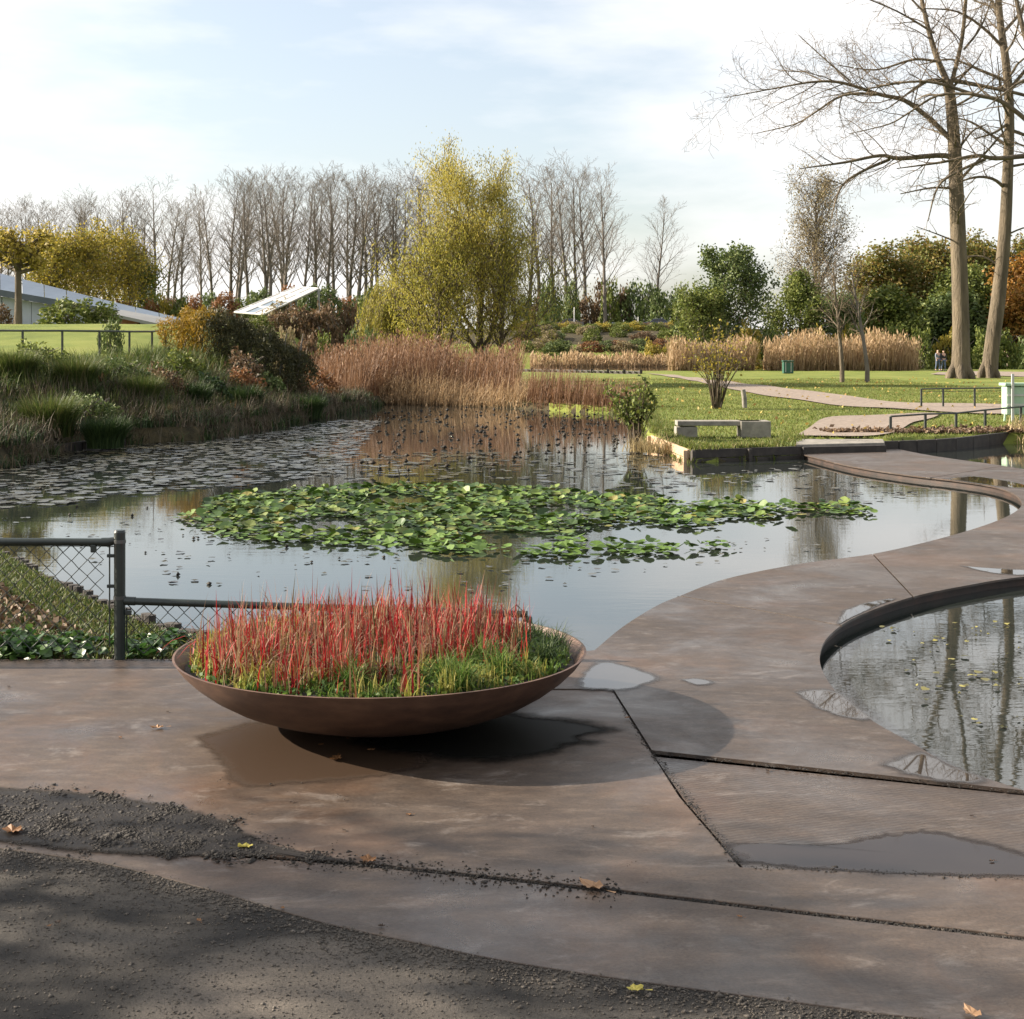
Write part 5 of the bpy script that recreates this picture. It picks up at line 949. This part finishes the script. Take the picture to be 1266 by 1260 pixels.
L2 = [([(1243, 232, 4), (1225, 221, 3.2), (1200, 220, 2.4), (1165, 232, 1)], -1), ([(1246, 180, 4), (1232, 168, 3), (1205, 148, 2.2), (1180, 140, 1)], 1), ([(1248, 150, 3.5), (1225, 165, 2.6), (1195, 175, 1.2)], -1.4), ([(1246, 100, 4), (1215, 85, 3), (1180, 70, 2), (1140, 76, 1)], 1), ([(1242, 60, 4), (1215, 35, 3), (1180, 15, 2), (1130, 12, 1)], -.6), ([(1250, 160, 4), (1285, 170, 3), (1330, 175, 1.2)], .5), ([(1248, 110, 4), (1275, 75, 3), (1310, 30, 1.4)], -.6), ([(1240, 40, 3.6), (1265, 10, 2.8), (1290, -40, 1.4)], .6), ([(1248, 205, 3), (1285, 200, 2), (1320, 210, 1)], .5), ([(1238, 330, 2.6), (1215, 316, 2), (1180, 318, 1)], .4), ([(1233, 10, 3), (1205, -30, 2.2), (1160, -50, 1)], .6), ([(1243, 290, 2), (1270, 280, 1.4), (1300, 285, .8)], -.4)]
bigtree('bare_tree', 90., T2, L2, 9, 'big bare tree leaning slightly to the side of the straight one')
bigtree('bare_tree', 84., [(a + 112 + (472 - b) * .02, b, c_) for a, b, c_ in T1], [(([(a + 118, b, c_) for a, b, c_ in L_]), dp) for L_, dp in L1[:8]], 15, 'big bare tree whose trunk shows only mirrored in the small pond')

# ------------------------------------------------------------------ buildings on the left
BYd = 86.
def slab(pts_front, pts_back, th, mat, name, parent, **k):
    n = len(pts_front); V = [tuple(p) for p in pts_front] + [tuple(p) for p in pts_back]; V += [(x, y, z - th) for x, y, z in V]; m = 2 * n; F = []
    for i in range(n - 1): F += [(i, i + 1, n + i + 1, n + i), (m + i + 1, m + i, m + n + i, m + n + i + 1), (i + 1, i, m + i, m + i + 1), (n + i, n + i + 1, m + n + i + 1, m + n + i)]
    F += [(0, n, m + n, m), (n - 1, m + n - 1, m + 2 * n - 1, 2 * n - 1)]
    return MB().add(V, F).obj(name, mat, parent, **k)
hb = empty('low_building', (0, 0, 0), label='long white building under a sloping blue grey roof', cat='building')
ev = [D(-140, 338, BYd), D(0, 359, BYd), D(110, 378, BYd), D(226, 398, BYd)]; rd = [D(-140, 300, BYd + 9), D(0, 338, BYd + 9), D(110, 366, BYd + 7), D(226, 394, BYd + 5)]
for a, b, c_, d_ in [(ev[i], ev[i + 1], rd[i + 1], rd[i]) for i in range(3)]:
    for j in range(4):
        L_ = lambda p, q, t: tuple(p[k] + (q[k] - p[k]) * t for k in range(3)); t0, t1 = j / 4 + .004, (j + 1) / 4 - .004
        slab([L_(a, b, t0), L_(a, b, t1)], [L_(d_, c_, t0), L_(d_, c_, t1)], .12, m_roofblue, 'roof_panel', hb)
slab([(x, y - .35, z + .05) for x, y, z in ev], [(x, y - .12, z + .05) for x, y, z in ev], .38, m_rooftrim, 'eave', hb)
zb = 2.2
def wall(x0, x1, z0a, z1a, y, mat, name, parent, n=1, th=.25):
    for i in range(n):
        a = x0 + (x1 - x0) * i / n; b = x0 + (x1 - x0) * (i + 1) / n - .03; za = z0a + (z1a - z0a) * i / n; zc = z0a + (z1a - z0a) * (i + 1) / n
        V = [(a, y, zb), (b, y, zb), (b, y, zc), (a, y, za)]; V += [(x, yy + th, z) for x, yy, z in V]; MB().add(V, [(0, 1, 2, 3), (5, 4, 7, 6), (1, 5, 6, 2), (4, 0, 3, 7), (3, 2, 6, 7)]).obj(name, mat, parent)
wall(ev[0][0], ev[1][0], ev[0][2] - .36, ev[1][2] - .36, BYd + .3, m_white, 'wall_panel', hb, 3); wall(ev[1][0] + .03, ev[2][0], ev[1][2] - .36, ev[2][2] - .36, BYd + .3, m_white, 'wall_panel', hb, 3); wall(ev[2][0] + .03, ev[3][0], ev[2][2] - .36, ev[3][2] - .3, BYd + .3, m_grey, 'wall_panel', hb, 2)
ab = empty('canopy_building', (0, 0, 0), label='low grey canopy with a red brick front beside the white building', cat='building')
cf = [D(140, 388, 74), D(232, 408, 74)]; cb = [D(150, 383, 80), D(232, 398, 80)]
slab(cf, cb, .16, m_grey, 'roof', ab); MB().box((D(150, 400, 75)[0], 75.5, 3.0), (1.6, .3, .95)).obj('brick_front', m_brick, ab)
for px_ in (168, 190, 212): p = D(px_, 400, 74.6); MB().box((p[0], 74.6, 2.6), (.1, .1, 1.3)).obj('post', m_grey, ab)
gr = empty('glass_roof', (0, 0, 0), label='tilted white framed glass roof rising behind the clipped hedge', cat='building')
q = [D(290, 386, 100), D(326, 389, 97), D(394, 357, 97), D(366, 355, 101)]
LQ = lambda u, v_: tuple((q[0][k] * (1 - u) + q[3][k] * u) * (1 - v_) + (q[1][k] * (1 - u) + q[2][k] * u) * v_ for k in range(3))
for i in range(4):
    for j in range(3):
        a = [LQ((i + .04) / 4, (j + .04) / 3), LQ((i + .96) / 4, (j + .04) / 3), LQ((i + .96) / 4, (j + .96) / 3), LQ((i + .04) / 4, (j + .96) / 3)]; MB().add(a + [(x, y, z - .05) for x, y, z in a], [(0, 3, 2, 1), (4, 5, 6, 7), (0, 1, 5, 4), (1, 2, 6, 5), (2, 3, 7, 6), (3, 0, 4, 7)]).obj('pane', m_glassroof if (i, j) in ((0, 1), (1, 1), (1, 2)) else m_whitemetal, gr)
for i in range(5): MB().tube([LQ(i / 4, 0), LQ(i / 4, 1)], .07, 6).obj('rafter', m_whitemetal, gr)
for j in range(4): MB().tube([LQ(0, j / 3), LQ(1, j / 3)], .08, 6).obj('purlin', m_whitemetal, gr)
for u, v_ in ((0, 0), (0, 1), (1, 0), (1, 1), (.5, 1)): p = LQ(u, v_); MB().box((p[0], p[1], (p[2] + 1.0) / 2 - .1), (.14, .14, p[2] - 1.0)).obj('post', m_grey, gr)

# ------------------------------------------------------------------ rail fences
def railfence(name, pts, h, label, r=.022, mid=None):
    e = empty(name, (0, 0, 0), label=label, cat='fence')
    P = [Vector((p[0], p[1], (p[2] if len(p) > 2 else tz(p[0], p[1])))) for p in pts]
    for p in P: MB().box((p.x, p.y, p.z + h / 2 - .3), (.055, .055, h + .6)).obj('post', m_fence, e, bevel=.006)
    for a, b in zip(P[:-1], P[1:]):
        MB().tube([(a.x, a.y, a.z + h), (b.x, b.y, b.z + h)], r, 8).obj('rail', m_fence, e, smooth=True)
        if mid: MB().tube([(a.x, a.y, a.z + h * mid), (b.x, b.y, b.z + h * mid)], r * .35, 6).obj('wire', m_wire, e)
    return e
def fp(px_, ytop, Y_, h): p = D(px_, ytop, Y_); return (p[0], p[1], p[2] - h)
railfence('rail_fence', [fp(-40, 408.5, 40, .62), fp(28, 409, 40, .62), fp(77, 409, 41, .62), fp(123, 409.5, 42, .62), fp(160, 410, 43, .62), fp(188, 410, 45, .62), fp(205, 408, 47, .62), fp(221, 405.5, 49, .62)], .62, 'dark low rail fence on top of the grassy bank', .03)
railfence('rail_fence', [fp(1101, 515, 31.6, .47), fp(1144, 512, 32.2, .47), fp(1182, 511, 32.8, .47), fp(1218, 507, 33.4, .47), fp(1262, 503, 34.0, .47), fp(1310, 498, 34.4, .47)], .47, 'dark rail fence at the water edge beside the landing', .02)
railfence('rail_fence', [fp(1139, 481, 45, .6), fp(1166, 480.5, 45, .6), fp(1205, 480, 45, .6), fp(1250, 479.5, 45, .6), fp(1300, 479, 45, .6)], .6, 'dark rail fence with wires beyond the gravel path', .022, .85)

# ------------------------------------------------------------------ bench
x0, y0 = W(832, 538, ZL)[:2]; x1, y1 = W(955, 541, ZL)[:2]
bn = empty('concrete_bench', (0, 0, 0), label='low concrete slab bench on the bank above the dark edging', cat='bench'); zt = ZL + .33; bl = x1 - x0; ym = (y0 + y1) / 2
MB().box((x0 + bl * .46, ym, zt - .05), (bl * .90, .48, .10)).obj('seat', m_concrete, bn, bevel=.012)
MB().box((x0 + .22, ym, (ZL + zt - .10) / 2 - .02), (.44, .44, zt - ZL - .11)).obj('leg', m_concrete, bn, bevel=.012)
MB().box((x1 - .32, ym - .02, (ZL + zt) / 2 - .01), (.62, .56, zt - ZL + .02)).obj('leg', m_concrete, bn, bevel=.015)

# ------------------------------------------------------------------ bin, stand, jetty, road things
x, y = W(974, 462, ZL)[:2]; b = empty('litter_bin', (x, y, tz(x, y)), label='dark green square litter bin in front of the tan reeds', cat='bin'); s_ = y / FOC
MB().box((0, 0, .42), (.72, .55, .80)).obj('body', m_bin, b, bevel=.03); MB().box((0, 0, .90), (.80, .62, .09)).obj('lid', m_bin, b, bevel=.03)
for dx in (-.2, .18): MB().box((dx, -.285, .48), (.05, .02, .7)).obj('stripe', m_whitemetal, b)
x, y = W(1256, 520, ZL)[:2]; g = empty('pale_green_stand', (x, y, tz(x, y)), label='pale green boxy stand with a white post behind the rail fence', cat='stand'); u = y / FOC
MB().box((0, 0, .52), (.62, .4, .72)).obj('box', m_palegreen, g, bevel=.03); MB().box((0, 0, .93), (.72, .5, .08)).obj('top', m_palegreen, g, bevel=.02)
for z in (.42, .66): MB().box((0, -.212, z), (.56, .02, .05)).obj('crossbar', m_whitemetal, g)
for dx in (-.32, .3): MB().tube([(dx, -.1, 0), (dx * .8, -.1, .75)], .03, 6).obj('leg', m_palegreen, g)
MB().box((-.17, -.26, .60), (.06, .05, 1.2)).obj('post', m_whitemetal, g)
jt = empty('jetty', (0, 0, 0), label='dark wooden jetty across the far strip of water', cat='jetty'); a = Vector(W(640, 460, .1)); b_ = Vector(W(792, 463, .1)); n = 22
for k in range(n): c = a.lerp(b_, (k + .5) / n); MB().box((c.x, c.y + .5, .28), ((b_ - a).length / n - .04, 1.6, .08)).obj('plank', m_concrete, jt)
for k in range(9): c = a.lerp(b_, k / 8); MB().box((c.x, c.y - .35, .0), (.18, .18, .9)).obj('pile', m_darkwood, jt)
MB().box(((a + b_) / 2 + Vector((0, -.28, .05))), ((b_ - a).length, .1, .34), math.atan2(b_.y - a.y, b_.x - a.x)).obj('beam', m_darkwood, jt)
road = MB(); RY = 205; road.prism([(-60, RY - 3.5), (45, RY - 3.5), (45, RY + 3.5), (-60, RY + 3.5)], 4.2, 4.62); road.obj('road', m_gravel, kind='structure', label='raised road carrying the two cars')
gd = empty('guard_rail', (0, 0, 0), label='pale guard rail along the raised road', cat='rail')
MB().box((15, RY - 3.9, 5.0), (24, .1, .26)).obj('beam', m_whitemetal, gd)
for k in range(12): MB().box((4 + k * 2, RY - 3.78, 4.75), (.1, .1, .7)).obj('post', m_clamp, gd)
def car(px_, label, paint, flip=1):
    x = (px_ - CX) / FOC * RY; e = empty('parked_car', (x, RY - 1.4, 4.62), 0 if flip > 0 else math.pi, label=label, cat='car')
    prof = [(-2.0, .35), (-2.05, .75), (-1.75, .92), (-1.05, 1.0), (-.45, 1.42), (.75, 1.45), (1.45, 1.02), (2.02, .92), (2.08, .5), (2.0, .32)]
    V = [(p[0], s_ * .82 * (1 if p[1] < 1.1 else .84), p[1]) for s_ in (-1, 1) for p in prof]; n_ = len(prof); F = [tuple(range(n_))[::-1], tuple(range(n_, 2 * n_))] + [(i, (i + 1) % n_, n_ + (i + 1) % n_, n_ + i) for i in range(n_)]
    MB().add(V, F).obj('body', paint, e, bevel=.05, smooth=True)
    for s_ in (-1, 1):
        MB().add([(-.95, s_ * .825, 1.04), (-.42, s_ * .72, 1.36), (.1, s_ * .72, 1.38), (.1, s_ * .825, 1.04)], [(0, 1, 2, 3)]).obj('window', m_carglass, e); MB().add([(.16, s_ * .825, 1.04), (.16, s_ * .72, 1.38), (.7, s_ * .72, 1.38), (1.25, s_ * .82, 1.06)], [(0, 1, 2, 3)]).obj('window', m_carglass, e)
        for wx in (-1.3, 1.3):
            w_ = MB().tube([(wx, s_ * .62, .33), (wx, s_ * .85, .33)], .33, 16).obj('wheel', m_rubber, e); MB().tube([(wx, s_ * .84, .33), (wx, s_ * .865, .33)], .2, 12).obj('rim', m_clamp, w_)
        MB().box((-2.0, s_ * .6, .72), (.12, .3, .16)).obj('headlight', m_lamp, e, bevel=.03)
    MB().add([(-1.02, -.66, 1.03), (-1.02, .66, 1.03), (-.5, .6, 1.40), (-.5, -.6, 1.40)], [(0, 3, 2, 1)]).obj('windscreen', m_carglass, e)
car(811, 'dark blue car on the raised road under the lone poplar', m_navy); car(703, 'dark maroon car on the raised road behind the golden willow', m_maroon)
def pole(px_, ytop, h_, label, r=.07, Y_=RY - 5):
    x = (px_ - CX) / FOC * Y_; z = EYE + (HZ - ytop) / FOC * Y_; m = MB(); m.tube([(0, 0, z - h_), (0, 0, z - .02), (0, 0, z)], [r, r * .8, r * .6], 8); e = empty('road_pole', (x, Y_, 0), label=label, cat='pole'); obj('shaft', m.mesh('shaft', m_whitemetal, True), e); MB().tube([(0, 0, z), (0, 0, z + .06)], [r * .9, r * .5], 8).obj('cap', m_clamp, e); return e
pole(710, 380, 5, 'thin white pole beside the maroon car'); pole(789, 392, 2.6, 'short white pole before the dark blue car'); pole(792, 400, 1.8, 'lower pale post beside the short white pole', .09)
sx = (759 - CX) / FOC * (RY - 5); sg_ = empty('road_sign', (sx, RY - 5, 0), label='blue grey road sign standing between the two cars', cat='sign'); MB().tube([(0, 0, 3.6), (0, 0, 5.0)], .06, 8).obj('post', m_clamp, sg_); MB().box((0, -.08, 5.0), (.55, .05, .95)).obj('board', m_signblue, sg_, bevel=.02)

# ------------------------------------------------------------------ people
def skin(name, joints, edges, mat, parent, sub=2):
    me = bpy.data.meshes.new(name); me.from_pydata([j[0] for j in joints], edges, []); o = bpy.data.objects.new(name, me); COL.objects.link(o)
    md = o.modifiers.new('s', 'SKIN'); md.use_smooth_shade = True
    for v_, j in zip(me.skin_vertices[0].data, joints): v_.radius = (j[1], j[1] * (j[2] if len(j) > 2 else 1)); v_.use_root = False
    me.skin_vertices[0].data[0].use_root = True
    o.modifiers.new('u', 'SUBSURF').levels = sub; dg = bpy.context.evaluated_depsgraph_get(); nm = bpy.data.meshes.new_from_object(o.evaluated_get(dg)); nm.name = name
    bpy.data.objects.remove(o); nm.materials.clear(); nm.materials.append(mat); return obj(name, nm, parent)
def person(loc, rz, top, legs, label, group=None, stride=.16, h=1.0):
    e = empty('person', loc, rz, label=label, cat='person', group=group); e.scale = (h,) * 3
    J = [((0, 0, .95), .13, .8), ((0, 0, 1.15), .135, .75), ((0, 0, 1.38), .16, .7), ((0, 0, 1.5), .06), ((0, .01, 1.60), .085, 1.1), ((0, .0, 1.70), .08, 1.1),
         ((.19, 0, 1.40), .055), ((.25, .06, 1.12), .045), ((.23, -.06, .88), .035), ((.23, -.10, .78), .04), ((-.19, 0, 1.40), .055), ((-.25, -.04, 1.12), .045), ((-.23, -.14, .90), .035), ((-.23, -.17, .80), .04),
         ((.09, 0, .88), .09), ((.10, -stride * .6, .48), .065), ((.10, -stride * .4, .10), .045), ((.10, -stride * .4 - .14, .04), .04), ((-.09, 0, .88), .09), ((-.10, stride * .3, .48), .065), ((-.10, stride, .12), .045), ((-.10, stride - .13, .04), .04)]
    E = [(0, 1), (1, 2), (2, 3), (3, 4), (4, 5), (2, 6), (6, 7), (7, 8), (8, 9), (2, 10), (10, 11), (11, 12), (12, 13), (0, 14), (14, 15), (15, 16), (16, 17), (0, 18), (18, 19), (19, 20), (20, 21)]
    skin('body', J, E, m_skin, e, 1)
    g = 1.22; K = lambda ids, gg=g: [(J[i][0], J[i][1] * gg) + J[i][2:] for i in ids]
    skin('jacket', K([0, 1, 2, 6, 7, 8, 10, 11, 12]), [(0, 1), (1, 2), (2, 3), (3, 4), (4, 5), (2, 6), (6, 7), (7, 8)], top, e, 1)
    skin('trousers', K([0, 14, 15, 16, 18, 19, 20], 1.2), [(0, 1), (1, 2), (2, 3), (0, 4), (4, 5), (5, 6)], legs, e, 1)
    for i, d_ in ((16, 17), (20, 21)): a = Vector(J[i][0]); b = Vector(J[d_][0]); MB().box(((a + b) / 2).to_tuple()[:2] + (.045,), (.10, .27, .09)).obj('shoe', m_rubber, e, bevel=.03)
    skin('hair', [((0, .03, 1.62), .085), ((0, .02, 1.72), .085)], [(0, 1)], m_hair, e, 1)
    return e
for px_, yf, tp, lg, rz_, lab, hh in [(1159.5, 463, m_cloth2, m_jeans, .4, 'person in a grey blue jacket walking beside a companion in dark clothes', 1.0), (1166.5, 463, m_cloth, m_jeans, .2, 'person in dark jacket walking just left of the big bare trunk' if False else 'person in a dark jacket walking next to the grey blue jacket', .97), (1244, 456, m_cloth3, m_pants, 2.9, 'person in a brown coat on the far footpath beyond the leaning trunk', 1.0)]:
    Y_ = 113. if px_ < 1200 else 134.; x = (px_ - CX) / FOC * Y_; person((x, Y_, tz(x, Y_) + .05), rz_, tp, lg, lab, h=hh * (.96 if px_ < 1200 else 1.02))

# ------------------------------------------------------------------ unseen tree added to shade the near ground; shrubs near the glass roof
leafy('added_shade_tree', 91, 5.6, .2, dict(BRD, ang=[55, 45, 45]), m_mgreen, 4200, .16, .6, .25, (-11.5, 5.3, -.05), 0, 1.0, label='added unseen leafy tree to shade the asphalt', cat='tree')
for px_, yt, Y_, w_, kd in [(318, 388, 90, 42, 'mg'), (345, 382, 92, 46, 'br'), (372, 374, 93, 48, 'br'), (398, 368, 94, 50, 'br'), (352, 398, 62, 44, 'tan'), (378, 404, 60, 44, 'br'), (402, 408, 62, 40, 'mg')]:
    putshrub(kd, px_, yt, Y_, w_, 'below the tilted glass roof' if Y_ > 80 else 'behind the dark end of the hedge', 'shrubs around the glass roof')
